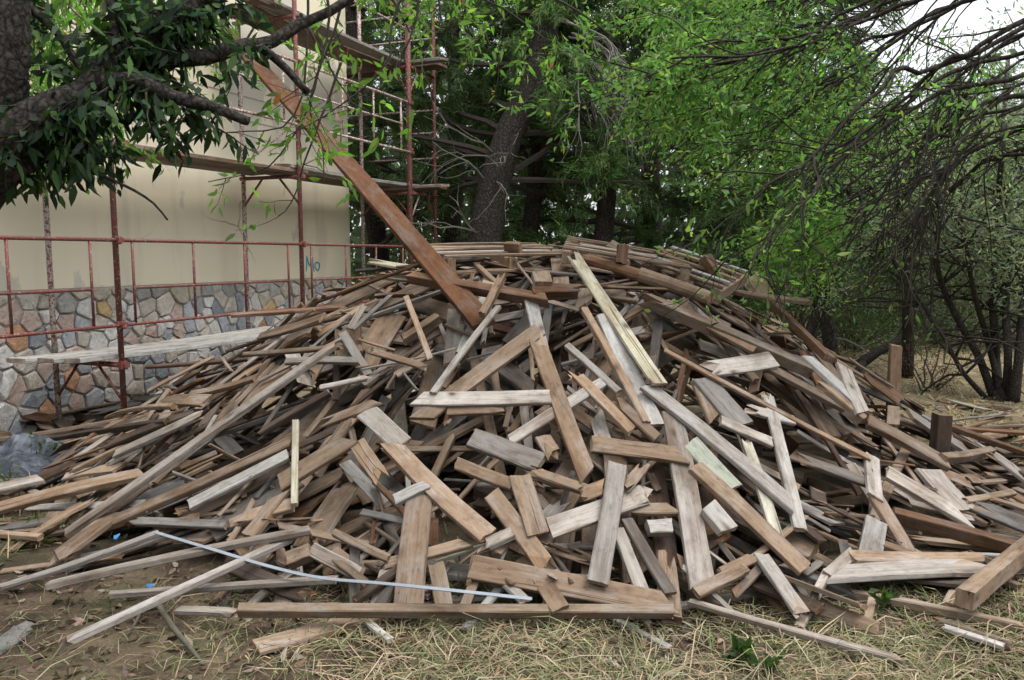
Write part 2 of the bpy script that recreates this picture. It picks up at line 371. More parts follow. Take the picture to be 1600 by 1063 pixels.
for k, t_ in enumerate((-2.7, 0, 2.7)):
    for li, (top, mid, bot) in enumerate(((1.74, 1.31, .98), (3.86, 3.52, 3.14), (5.6, 5.2, 4.9))):
        mt = 'red' if li == 0 else 'splash'
        tubepart('guard_rail', WP(t_ - .05, OO + .03, top), WP(t_ + 2.75, OO + .03, top), .017, mt)
        tubepart('guard_rail', WP(t_ - .05, OO + .03, bot), WP(t_ + 2.75, OO + .03, bot), .016, mt)
        tubepart('guard_rail', WP(t_ + .15, OO + .03, mid), WP(t_ + 2.4, OO + .03, mid), .013, mt)
        for u in (.15, .9, 1.65, 2.4): tubepart('baluster', WP(t_ + u, OO + .03, bot), WP(t_ + u, OO + .03, top), .013, mt)
    tubepart('brace', WP(t_ + .1, OI - .03, 2.75), WP(t_ + 2.6, OI - .03, 4.3), .012, 'splash')
for off in (OO, -1.6):
    for t_ in (5.52, 6.22):
        if off == OO and t_ < 6: continue
        tubepart('post', WP(t_, off, -.05), WP(t_, off, 6.6), .027)
for z in LV[1:]:
    tubepart('transom', WP(5.4, OO, z - .055), WP(6.26, OO, z - .055), .024)
    tubepart('brace', WP(6.22, OO, z - .45), WP(5.95, OO, z - .06), .014); tubepart('brace', WP(5.42, OO, z - .45), WP(5.7, OO, z - .06), .014, 'splash')
    for dz in (.55, .95, 1.3): tubepart('guard_rail', WP(6.24, OO + .05, z + dz), WP(6.24, -1.7, z + dz), .014, 'splash')
    for o_ in (.5, -.3, -1.0): tubepart('baluster', WP(6.24, o_, z + .55), WP(6.24, o_, z + 1.3), .012, 'splash')
tubepart('guard_rail', WP(6.24, OO + .05, 1.74), WP(6.24, -1.7, 1.74), .014)
tubepart('guard_rail', WP(5.4, OO, 1.30), WP(6.24, OO, 1.30), .014); tubepart('guard_rail', WP(5.4, OO, 1.72), WP(6.24, OO, 1.72), .014)

for t_ in (0, 2.7, 5.4):
    for z in (.615, .98, 1.74, 2.545, 3.14, 3.86):
        m = MB(); m.tube([WP(t_, OO + .012, z - .035), WP(t_, OO + .012, z + .035)], .042, 8); m.box(WP(t_, OO + .055, z), WD * .03, WN * .012, UP * .022); m.build('coupler', M['red'], scf)
# ------------------------------------------------------------------ planks
PAL = {'W': (.375, .345, .31), 'G': (.275, .243, .212), 'g': (.14, .125, .112), 'T': (.29, .205, .138), 'B': (.17, .092, .05), 'P': (.40, .375, .28), 'N': (.32, .345, .275), 'R': (.22, .158, .11), 'K': (.085, .058, .042), 'D': (.11, .05, .022), 'H': (.56, .54, .51)}
CNAME = {'W': 'pale grey', 'G': 'grey', 'g': 'dark grey', 'T': 'tan', 'B': 'orange-brown', 'P': 'pale yellow', 'N': 'pale green', 'R': 'grey-brown', 'K': 'dark brown', 'D': 'orange-brown', 'H': 'pale grey'}
def plank_geo(L, W, T, tint, broken=(0, 0), bow=None, k=4, round_=False):
    """local x along, y across, z thick; returns verts, faces, tints, uvs"""
    c = min(.0045, T * .18, W * .18); n = max(3, int(L / .26))
    if round_:
        K = 12; sec = [(W / 2 * math.cos(2 * math.pi * i / K), W / 2 * math.sin(2 * math.pi * i / K)) for i in range(K)]
    else:
        yy = [(-W / 2 + c) + (W - 2 * c) * i / (k - 1) for i in range(k)]
        sec = [(y, T / 2) for y in reversed(yy)] + [(-W / 2, T / 2 - c), (-W / 2, -T / 2 + c)] + [(y, -T / 2) for y in yy] + [(W / 2, -T / 2 + c), (W / 2, T / 2 - c)]
    K = len(sec); per = [0.0]
    for i in range(K): per.append(per[-1] + math.hypot(sec[(i + 1) % K][0] - sec[i][0], sec[(i + 1) % K][1] - sec[i][1]))
    bow = random.gauss(0, .009) * L if bow is None else bow; crook = random.gauss(0, .004) * L; tw = random.gauss(0, .05) * L
    if round_: tw = 0
    sk = [random.gauss(0, .13), random.gauss(0, .13)]
    jag = [[random.uniform(0, 1) for _ in range(K)] for _ in range(2)]
    vs = []
    for i in range(n + 1):
        s = i / n; x = (s - .5) * L; q = 1 - (2 * s - 1) ** 2; ang = tw * (s - .5); ca_, sa_ = math.cos(ang), math.sin(ang)
        for j, (y, z) in enumerate(sec):
            xx = x + random.uniform(-.001, .001)
            if i in (0, n):
                e = 0 if i == 0 else 1; sg = 1 if e == 0 else -1
                xx += sk[e] * y
                if broken[e] == 1: xx += sg * .22 * jag[e][j] * min(1, W / .12)
                elif broken[e] == 2: xx += sg * (.5 + y / W) * W * .9          # slanting saw cut
                else: xx += random.uniform(-.006, .006)
            ta = 1.0
            if round_: ta = 1 - .12 * s
            vs.append((xx, (y * ca_ - z * sa_) * ta + crook * q + random.uniform(-1, 1) * min(.0028, W * .03), (y * sa_ + z * ca_) * ta + bow * q + random.uniform(-1, 1) * min(.0016, T * .06)))
    fs, tn, uv = [], [], []
    uo, vo = random.uniform(0, 90), random.uniform(0, 90); tint = np.array(tint)
    for i in range(n):
        for j in range(K):
            j2 = (j + 1) % K
            fs.append((i * K + j, i * K + j2, (i + 1) * K + j2, (i + 1) * K + j)); tn.append(tuple(tint))
            x0, x1 = uo + i / n * L, uo + (i + 1) / n * L
            uv.append([(x0, vo + per[j]), (x0, vo + per[j + 1]), (x1, vo + per[j + 1]), (x1, vo + per[j])])
    end = tint * .55 + np.array((.30, .18, .095)) * .45
    for fc, i in ((list(reversed(range(K))), 0), (list(range(n * K, n * K + K)), n)):
        fs.append(tuple(fc)); tn.append(tuple(end)); uv.append([(uo + sec[q % K][1], vo + sec[q % K][0]) for q in fc])
    return vs, fs, tn, uv

# -- the target surface of the heap
def H(X, Y):
    X = np.asarray(X, float); Y = np.asarray(Y, float)
    ux = X - .15; vy = Y - 6.25
    d = (np.abs(ux / np.where(ux < 0, 3.7, 3.62)) ** 1.75 + np.abs(vy / np.where(vy < 0, 2.95, 3.2)) ** 1.75) ** (1 / 1.75)
    x = 1.42 * (1 - d); k = 6.0
    g = 1 - np.log1p(np.exp(np.clip(k * (1 - x), -40, 40))) / k
    return np.maximum(1.70 * g, 0) + np.where(d < 1, .02, 0)
def Hn(X, Y, e=.12):
    return nrm([-(H(X + e, Y) - H(X - e, Y)) / (2 * e), -(H(X, Y + e) - H(X, Y - e)) / (2 * e), 1.0])
YS = np.linspace(2.7, 8.2, 800)
def hit(px, py, lift=0.0):
    d = ray(px, py); q = np.array([0, 0, EYE])[None] + d[None] * (YS / d[1])[:, None]
    gap = q[:, 2] - np.maximum(H(q[:, 0], q[:, 1]) + lift, gz(q[:, 0], q[:, 1]) + .012)
    i = np.argmax(gap <= 0) if (gap <= 0).any() else np.argmin(gap)
    return q[i]
def dropped(px, py, lift):
    return hit(px, py, lift)

# (x0,y0,x1,y1,width px,colour,layer,thickness, extra, label)
HERO = [
 (640,622,860,619,24,'W',5,.026,{'br':(2,0)},'pale grey crosswise board with pointed end across the middle of the heap'),
 (843,514,648,660,27,'T',3,.028,{},'broad tan board running up behind the pale crosswise board'),
 (834,516,922,752,28,'T',5,.028,{},'long tan board steeply crossing the end of the pale crosswise board'),
 (891,388,1031,598,21,'P',5,.024,{},'long pale yellow lath board sloping down from the crest'),
 (943,490,1024,662,27,'W',3,.026,{},'pale grey board lying under the long pale yellow lath'),
 (914,480,1011,658,15,'T',5,.045,{},'narrow tan batten between the pale yellow lath and steep tan board'),
 (1013,602,1250,796,23,'W',5,.028,{},'long pale grey board sloping towards the big upright grey board'),
 (1051,644,1100,921,39,'G',4,.030,{},'widest upright grey board with stained foot reaching the grass'),
 (925,692,1079,712,27,'R',6,.030,{},'brown knotty board lying across the top of the widest upright board'),
 (1088,727,1260,888,27,'T',5,.030,{},'long clean tan board sloping down beside the widest upright board'),
 (966,724,935,908,33,'G',6,.028,{},'grey board standing steeply over the split pale board'),
 (858,824,1042,757,34,'W',5,.026,{'br':(0,1)},'broad pale board with long split under the steep grey board'),
 (897,776,953,756,24,'R',6,.022,{'br':(1,1)},'splintered short piece lying on the split pale board'),
 (604,686,762,835,33,'T',6,.030,{},'broad knotty tan board ending above the metal strip'),
 (655,772,637,954,45,'R',4,.028,{},'broad brown-grey board standing upright behind the metal strip'),
 (736,682,845,722,34,'G',4,.030,{},'wide dark grey board below the pale crosswise board'),
 (797,687,950,591,19,'W',4,.028,{},'narrow pale board slanting up behind the steep tan board'),
 (848,681,870,718,26,'T',5,.030,{},'short tan offcut standing beside the wide dark grey board'),
 (738,884,1068,948,41,'R',4,.034,{},'broad stained brown board lying at the heap foot above the grass'),
 (376,961,1050,963,17,'T',2,.050,{},'longest tan batten lying level on the straw in front'),
 (278,962,384,967,15,'G',1,.026,{'br':(0,1)},'splintered grey board poking out behind the longest tan batten'),
 (1078,948,1415,1042,13,'G',0,.026,{'br':(0,1)},'long splintered grey lath lying in the grass in front'),
 (1284,906,1556,893,29,'W',5,.026,{'br':(2,1)},'pale grey board with wavy end lying level near the big square timber'),
 (1328,877,1536,879,20,'T',4,.026,{},'tan board lying level behind the wavy ended pale board'),
 (1508,952,1612,864,36,'T',6,.080,{},'big square timber jutting in at the edge with a sawn end'),
 (1371,812,1360,872,39,'W',4,.026,{},'short wide pale board standing behind the level tan board'),
 (1452,733,1510,796,32,'W',4,.026,{},'short wide pale board with speckles on the lower flank'),
 (1388,736,1521,815,22,'W',5,.028,{},'long blotchy pale board over the orange-brown flank beam'),
 (1370,775,1428,872,23,'R',4,.026,{},'grey-brown board sloping down to the level tan board'),
 (1398,796,1606,853,21,'B',4,.070,{},'orange-brown square beam low on the flank'),
 (1364,712,1370,776,25,'W',5,.028,{},'short pale board standing upright above the orange-brown flank beam'),
 (1190,865,1256,958,24,'W',4,.026,{},'pale board with cracked surface sliding into the grass'),
 (1243,712,1358,752,17,'g',3,.030,{},'dark grey board bridging the dark hollow on the flank'),
 (1200,612,1252,826,21,'W',4,.028,{},'narrow pale upright board crossing the long pale sloping board'),
 (1163,676,1216,838,19,'P',3,.022,{'br':(1,0)},'pale yellow split board behind the long pale sloping board'),
 (1080,690,1146,762,30,'N',4,.022,{},'pale green painted board end beside the widest upright board'),
 (1090,578,1209,560,28,'W',5,.028,{'br':(1,0)},'notched pale board lying across the upper flank'),
 (1040,546,1362,716,8,'T',6,.020,{},'very long thin tan lath running down the flank'),
 (1000,456,1272,572,21,'R',5,.075,{},'long squared grey-brown beam running down from the round posts'),
 (634,426,860,464,15,'B',4,.070,{},'orange-brown beam under the foot of the leaning plank'),
 (833,452,912,448,17,'B',6,.075,{},'short orange-brown beam end on the middle of the crest'),
 (845,424,850,440,30,'T',8,.06,{},'small tan block sitting on the short beam end'),
 (753,488,786,424,14,'T',6,.050,{},'tan batten end poking out beside the foot of the leaning plank'),
 (676,612,779,477,11,'W',6,.022,{},'slim pale lath leaning beside the foot of the leaning plank'),
 (634,462,672,560,8,'T',7,.020,{},'slim tan lath standing on the near slope under the leaning plank'),
 (572,545,668,573,12,'R',5,.020,{'br':(1,1)},'splintered brown board split lengthwise above the dark hollow'),
 (571,405,650,418,9,'P',8,.022,{'y':6.1},'pale green-yellow lath poking out at the crest near the scaffold'),
 (572,642,628,694,34,'W',5,.026,{},'pale board end tucked under the broad knotty tan board'),
 (498,662,598,624,17,'R',5,.028,{},'grey-brown board pointing up towards the pale crosswise board'),
 (500,604,581,586,10,'W',5,.024,{},'pale thin board end above the pointing grey-brown board'),
 (101,831,530,530,14,'G',6,.034,{},'longest grey board running from the ground up to the crest'),
 (178,708,318,643,13,'W',4,.026,{},'weathered pale board beside the tarpaulin end of the heap'),
 (168,694,316,637,14,'K',3,.034,{},'dark brown board edge nearest the scaffold posts'),
 (173,813,456,686,18,'T',5,.034,{},'long tan board crossing under the longest grey board'),
 (-20,796,232,734,19,'T',4,.034,{},'long tan board stretching out past the tarpaulin'),
 (294,788,448,709,19,'W',5,.028,{},'pale straight board just under the long crossing tan board'),
 (437,753,556,678,28,'T',6,.030,{},'wide tan board propped on the thin upright pale stake'),
 (461,655,459,786,11,'P',7,.026,{},'thin pale greenish stake standing upright in the heap'),
 (386,836,441,764,23,'T',5,.028,{},'tan rough board standing below the wide propped tan board'),
 (75,910,484,824,13,'G',5,.030,{},'long grey board fanning out above the metal strip end'),
 (87,1005,452,838,14,'W',4,.030,{'br':(1,0)},'long pale weathered board reaching furthest into the dark soil'),
 (70,882,180,800,23,'R',4,.030,{},'broad grey-brown board end tipping down onto the soil'),
 (-10,918,246,830,11,'G',3,.028,{},'thin grey board reaching out under the broad board end'),
 (173,938,526,914,12,'G',2,.028,{},'grey board lying level on soil behind the reaching pale board'),
 (355,884,502,946,28,'K',2,.028,{'br':(0,1)},'dark stained broad board under the metal strip'),
 (40,793,236,785,13,'W',2,.024,{},'pale level board on the ground near the tarpaulin'),
 (198,812,352,818,16,'G',3,.028,{},'grey board lying level above the metal strip end'),
 (446,872,482,858,26,'R',5,.075,{},'stubby square block with sawn end above the metal strip'),
 (486,858,562,897,25,'G',4,.028,{},'grey board sliding down behind the metal strip'),
 (354,816,456,786,22,'T',4,.030,{'br':(1,0)},'tan board with broken end below the pale straight board'),
 (520,830,606,871,15,'T',5,.030,{},'tan batten pointing down at the broad upright brown-grey board'),
 (615,780,666,756,20,'W',6,.034,{},'short pale block laid across the broad upright brown-grey board'),
 (556,690,602,756,27,'T',5,.028,{'br':(0,1)},'tan broken board beside the pale tucked board end'),
 (600,880,736,845,20,'T',3,.030,{},'tan board passing behind the broad upright brown-grey board'),
 (742,857,799,830,21,'W',5,.032,{},'short pale offcut below the broad knotty tan board'),
 (768,770,864,896,31,'R',4,.028,{},'grey-brown board sloping down to the broad stained foot board'),
 (812,742,841,833,35,'R',5,.028,{},'short wide brown board standing above the split pale board'),
 (712,722,800,756,22,'T',4,.028,{},'tan board lying under the wide dark grey board'),
 (822,730,917,763,19,'T',5,.030,{'br':(1,0)},'tan splintered board next to the steep tan board foot'),
 (980,810,1048,925,21,'g',4,.028,{},'dark grey board with mossy face beside the widest upright board'),
 (965,825,1006,926,23,'W',3,.026,{},'pale narrow board dropping into grass beside the dark mossy board'),
 (974,793,1062,793,21,'T',3,.030,{},'tan level board behind the widest upright board'),
 (1013,822,1051,820,26,'W',3,.050,{},'pale squared block under the tan level board'),
 (975,764,1011,721,20,'T',7,.040,{},'tan batten end resting against the knotty brown cross board'),
 (572,978,610,1010,12,'W',0,.022,{},'small pale offcut lying in straw before the longest tan batten'),
 (680,880,694,952,28,'T',2,.026,{},'tan board foot standing between metal strip and longest batten'),
 (602,890,584,952,21,'G',2,.026,{},'grey board foot beside the broad upright brown-grey board'),
 (1109,788,1141,826,32,'W',6,.040,{},'pale sawn block end beside the long clean tan board'),
 (1128,894,1184,866,21,'R',4,.028,{},'grey-brown short board near the foot of the widest upright board'),
 (1086,932,1162,894,23,'T',3,.028,{},'tan short board lying at the foot of the widest upright board'),
 (1143,932,1191,884,17,'R',3,.026,{},'narrow grey-brown board standing in grass beside the cracked pale board'),
 (1262,556,1342,628,15,'W',5,.028,{},'pale board edge on the upper flank beneath the long squared beam'),
 (1320,572,1353,652,22,'W',6,.026,{},'bright pale board standing out on the flank near the brown post'),
 (1278,592,1352,652,17,'T',5,.070,{},'tan square timber with sawn end beneath the bright pale board'),
 (1127,655,1207,690,17,'W',4,.026,{},'pale board lying in the dark hollow of the flank'),
 (1207,470,1300,557,13,'B',5,.050,{},'orange-brown timber on the far upper flank edge'),
 (1106,398,1142,446,18,'B',8,.050,{'y':5.8},'orange-brown stub sticking up from the crest'),
 (1026,383,1082,425,12,'B',8,.050,{'y':5.95},'dark orange-brown timber end rising behind the round posts'),
 (1112,446,1266,469,9,'R',6,.030,{'y':5.7},'thin grey-brown board poking level out over the far flank'),
 (1358,655,1482,722,20,'R',4,.040,{},'grey-brown beam running down the flank below the brown post'),
 (1424,645,1512,702,13,'G',3,.028,{},'grey board beside the short dark post'),
 (1482,662,1612,708,9,'B',2,.040,{},'brown thin board leaving the heap behind the short dark post'),
 (1476,711,1552,700,15,'T',6,.060,{},'short tan squared timber beside the foot of the dark post'),
 (1545,700,1612,752,13,'G',3,.026,{},'grey board leaving the picture beneath the brown thin board'),
 (1507,781,1586,767,13,'T',5,.030,{},'short tan board lying level on the outer flank'),
 (1160,633,1242,656,16,'W',4,.026,{},'pale wedge shaped board above the pale yellow split board'),
 (1099,590,1162,662,32,'G',3,.026,{},'wide grey board under the notched pale board'),
 (1092,592,1122,662,25,'R',2,.026,{},'grey-brown board hidden behind the wide grey board'),
 (886,538,967,611,13,'G',4,.028,{},'narrow grey board between the steep tan board and tan batten'),
 (890,572,987,671,19,'T',4,.030,{},'tan board sloping below the narrow grey board'),
 (956,616,1027,682,19,'R',4,.030,{'br':(1,0)},'splintered grey-brown board above the knotty brown cross board'),
 (364,490,538,478,7,'B',4,.028,{'y':6.0},'thin brown board sticking out level towards the scaffold, topmost'),
 (405,524,502,494,13,'R',4,.028,{},'grey-brown board end beside the scaffold deck boards'),
 (380,552,532,540,6,'R',5,.026,{},'thin grey-brown board sticking out level below the scaffold deck'),
 (218,572,446,554,5,'K',4,.026,{'y':6.0},'very thin dark board reaching far out across the stone plinth'),
 (446,563,562,562,13,'G',5,.028,{},'grey level board end on the scaffold side of the heap'),
 (248,624,322,624,20,'T',4,.026,{'br':(1,0)},'tan board with ragged end facing the stone plinth'),
 (164,651,270,632,7,'T',3,.028,{'br':(1,0)},'splintered orange tan lath pointing at the scaffold posts'),
 (296,614,398,588,11,'R',4,.028,{},'grey-brown board edge below the very thin dark board'),
 (75,684,258,655,7,'K',0,.04,{},'dark brown plank lying on the ground along the stone plinth'),
 (393,681,513,611,13,'K',5,.034,{'br':(1,0)},'dark barky board beside the longest grey board'),
 (512,700,556,640,18,'R',4,.026,{},'grey-brown board standing behind the wide propped tan board'),
 (830,470,850,560,22,'W',2,.026,{},'pale board standing under the short orange-brown beam end'),
 (700,640,798,636,18,'R',2,.026,{},'grey-brown board lying in shade below the pale crosswise board'),
 (1290,905,1330,868,22,'W',3,.026,{},'pale board corner poking out behind the wavy ended pale board'),
 (1320,935,1600,992,12,'T',0,.04,{},'tan squared lath lying in grass under the big square timber'),
 (1450,975,1580,1018,9,'T',0,.03,{},'thin tan lath on the grass nearest the corner'),
 (1475,988,1568,1018,8,'W',1,.02,{},'small white painted lath in the grass near the corner'),
 (1180,560,1330,640,14,'R',3,.03,{},'grey-brown board running alongside the long squared beam'),
 (1040,470,1180,545,15,'T',3,.03,{},'tan board tucked under the long squared beam'),
]
def basis(a, b, n_hint, roll=0.0):
    x = nrm(b - a); z = nrm(n_hint - x * np.dot(n_hint, x)); y = np.cross(z, x)
    if roll: y, z = y * math.cos(roll) + z * math.sin(roll), z * math.cos(roll) - y * math.sin(roll)
    return x, y, z
PL_ = []           # every plank of the heap: dict(centre, axes, L, W, T, colour, label)
def vary(c):
    k = random.uniform(.68, 1.06); w = random.uniform(-.05, .05)
    return tuple(np.clip(np.array(PAL[c]) * k * np.array((1 + w, 1, 1 - w)), .01, .9))
for (x0, y0, x1, y1, w, col, lay, th, ex, lab) in HERO:
    lift = .02 + lay * .018
    if 'y' in ex: a, b = P(x0, y0, ex['y']), P(x1, y1, ex['y'] + ex.get('dy', 0))
    else: a, b = hit(x0, y0, lift), hit(x1, y1, lift)
    mid = (a + b) / 2; n = Hn(mid[0], mid[1]); n = nrm(n + rng.normal(0, .08, 3))
    # never dig into the heap in the middle: raise towards the surface
    sm = a[None] + (b - a)[None] * np.linspace(.1, .9, 9)[:, None]
    pen = float(np.max(H(sm[:, 0], sm[:, 1]) + lift * .6 - sm[:, 2]))
    if pen > 0 and 'y' not in ex:      # slide both ends towards the eye along their sight lines
        for _ in range(12):
            a = a + (np.array([0, 0, EYE]) - a) * .012; b = b + (np.array([0, 0, EYE]) - b) * .012
            sm = a[None] + (b - a)[None] * np.linspace(.1, .9, 9)[:, None]
            if np.max(H(sm[:, 0], sm[:, 1]) + lift * .6 - sm[:, 2]) <= 0: break
    mid = (a + b) / 2; X, Yv, Z = basis(a, b, n)
    # real width from its width in the picture
    pa, pb = project(mid), project(mid + Yv * .05); pd = project(mid + X * .05) - pa; pd = pd / (np.linalg.norm(pd) + 1e-9)
    perp = abs((pb - pa)[0] * -pd[1] + (pb - pa)[1] * pd[0]) / .05
    pz = project(mid + Z * .05) - pa; perz = abs(pz[0] * -pd[1] + pz[1] * pd[0]) / .05
    W = float(np.clip((w - perz * th * .7) / max(perp, 25), max(.035, th * .9), .25))
    L_ = float(np.linalg.norm(b - a)); lowp = max(a[2], b[2]) < .16
    PL_.append(dict(c=mid + Z * (th * .35 + .014) if lowp else mid - Z * th / 2, ax=(X, Yv, Z), L=L_, W=W, T=th, col=col, label=lab, br=ex.get('br', (random.choices((0, 1), (3, 1))[0], random.choices((0, 1, 2), (5, 1, 1))[0])), hero=True))
# the leaning plank and the round posts
def special(a, b, W, T, col, lab, roll=0, n=(0, -.3, 1), **k):
    X, Yv, Z = basis(a, b, np.array(n, float), roll)
    d = dict(c=(a + b) / 2, ax=(X, Yv, Z), L=float(np.linalg.norm(b - a)), W=W, T=T, col=col, label=lab, br=(0, 0), hero=True); d.update(k); PL_.append(d)
special(P(342, 40, 9.0), P(756, 508, 4.85), .148, .045, 'D', 'very long orange-brown plank leaning from the heap up to the scaffold', n=(.35, -1, .35), bow=.0)
special(P(905, 404, 5.8), P(1014, 436, 5.45), .10, .10, 'B', 'round orange-brown post lying on the crest, end hidden by next post', round=True)
special(P(1000, 430, 5.4), P(1110, 467, 5.15), .105, .105, 'T', 'round brown post with pale sawn end on the upper flank', round=True)
special(P(1281, 957, 3.42), P(1374, 990, 3.25), .11, .11, 'R', 'short round log lying in the grass before the heap', round=True)
special(P(1399, 540, 6.25), P(1392, 680, 6.25), .088, .05, 'T', 'brown square post standing upright at the far foot of the heap', n=(0, -1, 0))
special(P(1472, 648, 4.95), P(1464, 735, 4.95), .105, .07, 'K', 'short dark post stub standing among the flank boards', n=(.2, -1, 0))
special(P(790, 387, 5.8), P(813, 388, 5.75), .09, .075, 'B', 'small square orange-brown block sitting on the flat pallet', n=(0, -.2, 1))
special(P(973, 384, 5.6), P(970, 412, 5.58), .085, .085, 'B', 'small round stub standing up between the two pallets', round=True)
special(P(1170, 434, 6.1), P(1195, 462, 6.0), .16, .028, 'T', 'tan board end standing on the crest behind the upper flank', n=(0, -1, .4))

# -- fillers dropped one upon another
RES = .025; X0, X1, Y0, Y1 = -5.2, 6.4, 2.4, 10.2
nxg, nyg = int((X1 - X0) / RES), int((Y1 - Y0) / RES)
gx, gy = np.meshgrid(X0 + (np.arange(nxg) + .5) * RES, Y0 + (np.arange(nyg) + .5) * RES, indexing='ij')
TG = H(gx, gy); HM = gz(gx, gy)
HOL = np.zeros_like(TG)                      # hollows between the boards
for (hx, hy, hr, hd) in ((720, 580, .36, .5), (630, 605, .34, .45), (760, 740, .26, .4), (905, 775, .28, .35), (1265, 690, .36, .45), (1335, 745, .28, .4), (520, 765, .26, .35), (1000, 835, .24, .3), (560, 835, .26, .3),
                         (1105, 560, .28, .4), (865, 485, .26, .4), (700, 700, .3, .4), (1160, 830, .26, .3), (400, 640, .3, .35), (330, 740, .24, .25), (620, 480, .3, .35), (880, 860, .2, .22), (1440, 820, .24, .25), (1210, 620, .26, .35), (480, 590, .3, .35), (980, 560, .24, .35), (690, 810, .2, .25), (1060, 860, .2, .2)):
    q = hit(hx, hy); HOL += hd * np.exp(-((gx - q[0]) ** 2 + (gy - q[1]) ** 2) / (hr * .75) ** 2)
HOL += .10 * np.clip(np.sin(5.1 * gx + 1.3 * gy) * np.sin(4.3 * gy - 1.7 * gx), 0, 1)
TG = TG + (.05 * np.sin(3.3 * gx + 1.9 * gy) + .045 * np.sin(5.3 * gy - 2.7 * gx + 2) - .02) * (TG > .3) - np.minimum(HOL, .55) * np.clip((TG - .15) / .5, 0, 1) - .03 + .09 * np.exp(-((TG - .10) / .16) ** 2) * (TG > .005)
def cells(x, y): return np.clip(((x - X0) / RES).astype(int), 0, nxg - 1), np.clip(((y - Y0) / RES).astype(int), 0, nyg - 1)
MS = np.linspace(-.95, .95, 49)
def try_drop(cx, cy, ang, L, W, T, margin):
    s = np.arange(-L / 2, L / 2 + 1e-6, RES * .8); l = np.linspace(-W / 2, W / 2, max(3, int(W / RES * 1.3) + 1))
    S, Lt = np.meshgrid(s, l, indexing='ij'); ca_, sa_ = math.cos(ang), math.sin(ang)
    I, J = cells(cx + S * ca_ - Lt * sa_, cy + S * sa_ + Lt * ca_)
    ey = cy - abs(sa_) * L / 2; ex_ = cx - abs(ca_) * L / 2
    if (cy > 3.5 and ey < 3.36 and abs(cx) < 2.3) or (ex_ < -1.5 and ey < 3.85): return None
    h = HM[I, J]
    r = float(np.clip((h[:, -1].mean() - h[:, 0].mean()) / W * .7, -.5, .5))
    g = (h - r * Lt).max(1)
    cm = (g[None] - MS[:, None] * s[None]).max(1); k = int(np.argmin(cm)); m = float(MS[k]); c = float(cm[k])
    top = c + m * S + r * Lt + T
    if (top - np.maximum(TG[I, J], 0)).max() > margin + (.05 if random.random() < .25 else 0): return None
    HM[I, J] = np.maximum(HM[I, J], top)
    x = nrm([ca_, sa_, m]); y = nrm(np.array([-sa_, ca_, r])); z = nrm(np.cross(x, y)); y = np.cross(z, x)
    return np.array([cx, cy, c + T / 2]), (x, y, z)
def radial(x, y):
    kx = min(max(x, -.5), .9); return math.atan2(y - 6.25, x - kx)
def pick_col():
    return random.choices('WGgTBPRK', [9, 16, 12, 22, 8, .6, 27, 10])[0]
NF = 0
flat_i = np.arange(TG.size)
for rnd in range(80):
    defi = np.clip(TG - .015 - HM, 0, None).ravel()
    if defi.max() < .03 or NF > 4000: break
    pr = defi ** 1.3; pr /= pr.sum()
    for q in rng.choice(TG.size, 120, p=pr):
        i, j = divmod(int(q), nyg); cx, cy = float(gx[i, j]), float(gy[i, j])
        late = rnd > 9
        L = random.choice([.4, .7, .9, 1.2, 1.5, 1.9, 2.3]) * random.uniform(.8, 1.2) * (1 if not late else .85)
        W = random.choice([.03, .045, .06, .09, .11, .13, .16, .19]); T = random.choice([.014, .018, .022, .028]) if random.random() < .88 else min(W, random.choice([.06, .075]))
        a = radial(cx, cy) + random.gauss(0, .6) if random.random() < .78 else random.uniform(0, math.pi)
        if H(cx, cy) > 1.35 and random.random() < .6: a = random.gauss(0, .35)
        rr = try_drop(cx, cy, a, L, W, T, .035 if cy < 7 else .06)
        if rr is None: continue
        col = pick_col()
        PL_.append(dict(c=rr[0], ax=rr[1], L=L, W=W, T=T, col=col, label=None, br=(random.choices((0, 1, 2), (6, 2, 1))[0], random.choices((0, 1, 2), (6, 2, 1))[0]), hero=False)); NF += 1
tarp_c = P(62, 712, 6.0)
# loose ones round the foot
for q in range(330):
    th = random.uniform(math.pi * .9, math.pi * 2.1); k = random.uniform(.97, 1.16)
    cx = .15 + math.cos(th) * (3.7 if math.cos(th) < 0 else 3.8) * k; cy = 6.25 + math.sin(th) * 2.85 * k
    if (abs(cx) < 2.4 and cy < 3.38) or cy < 3.2 or (cx < -1.0 and cy < 4.25): continue
    L = random.uniform(.25, 1.3) * (1.5 if cx < -1.6 else 1); W = random.choice([.05, .08, .1, .14]); T = random.choice([.02, .026, .03])
    if cy < 3.95 and cx > -1.5: L = min(L, random.uniform(.2, .6)); W = min(W, random.choice([.04, .06, .09]))
    if abs(cx - tarp_c[0]) < .75 and abs(cy - tarp_c[1]) < .8: continue
    rr = try_drop(cx, cy, radial(cx, cy) + random.gauss(0, .6), L, W, T, .16)
    if rr is None: continue
    PL_.append(dict(c=rr[0], ax=rr[1], L=L, W=W, T=T, col=pick_col(), label=None, br=(random.choice((0, 1)), 0), hero=False))
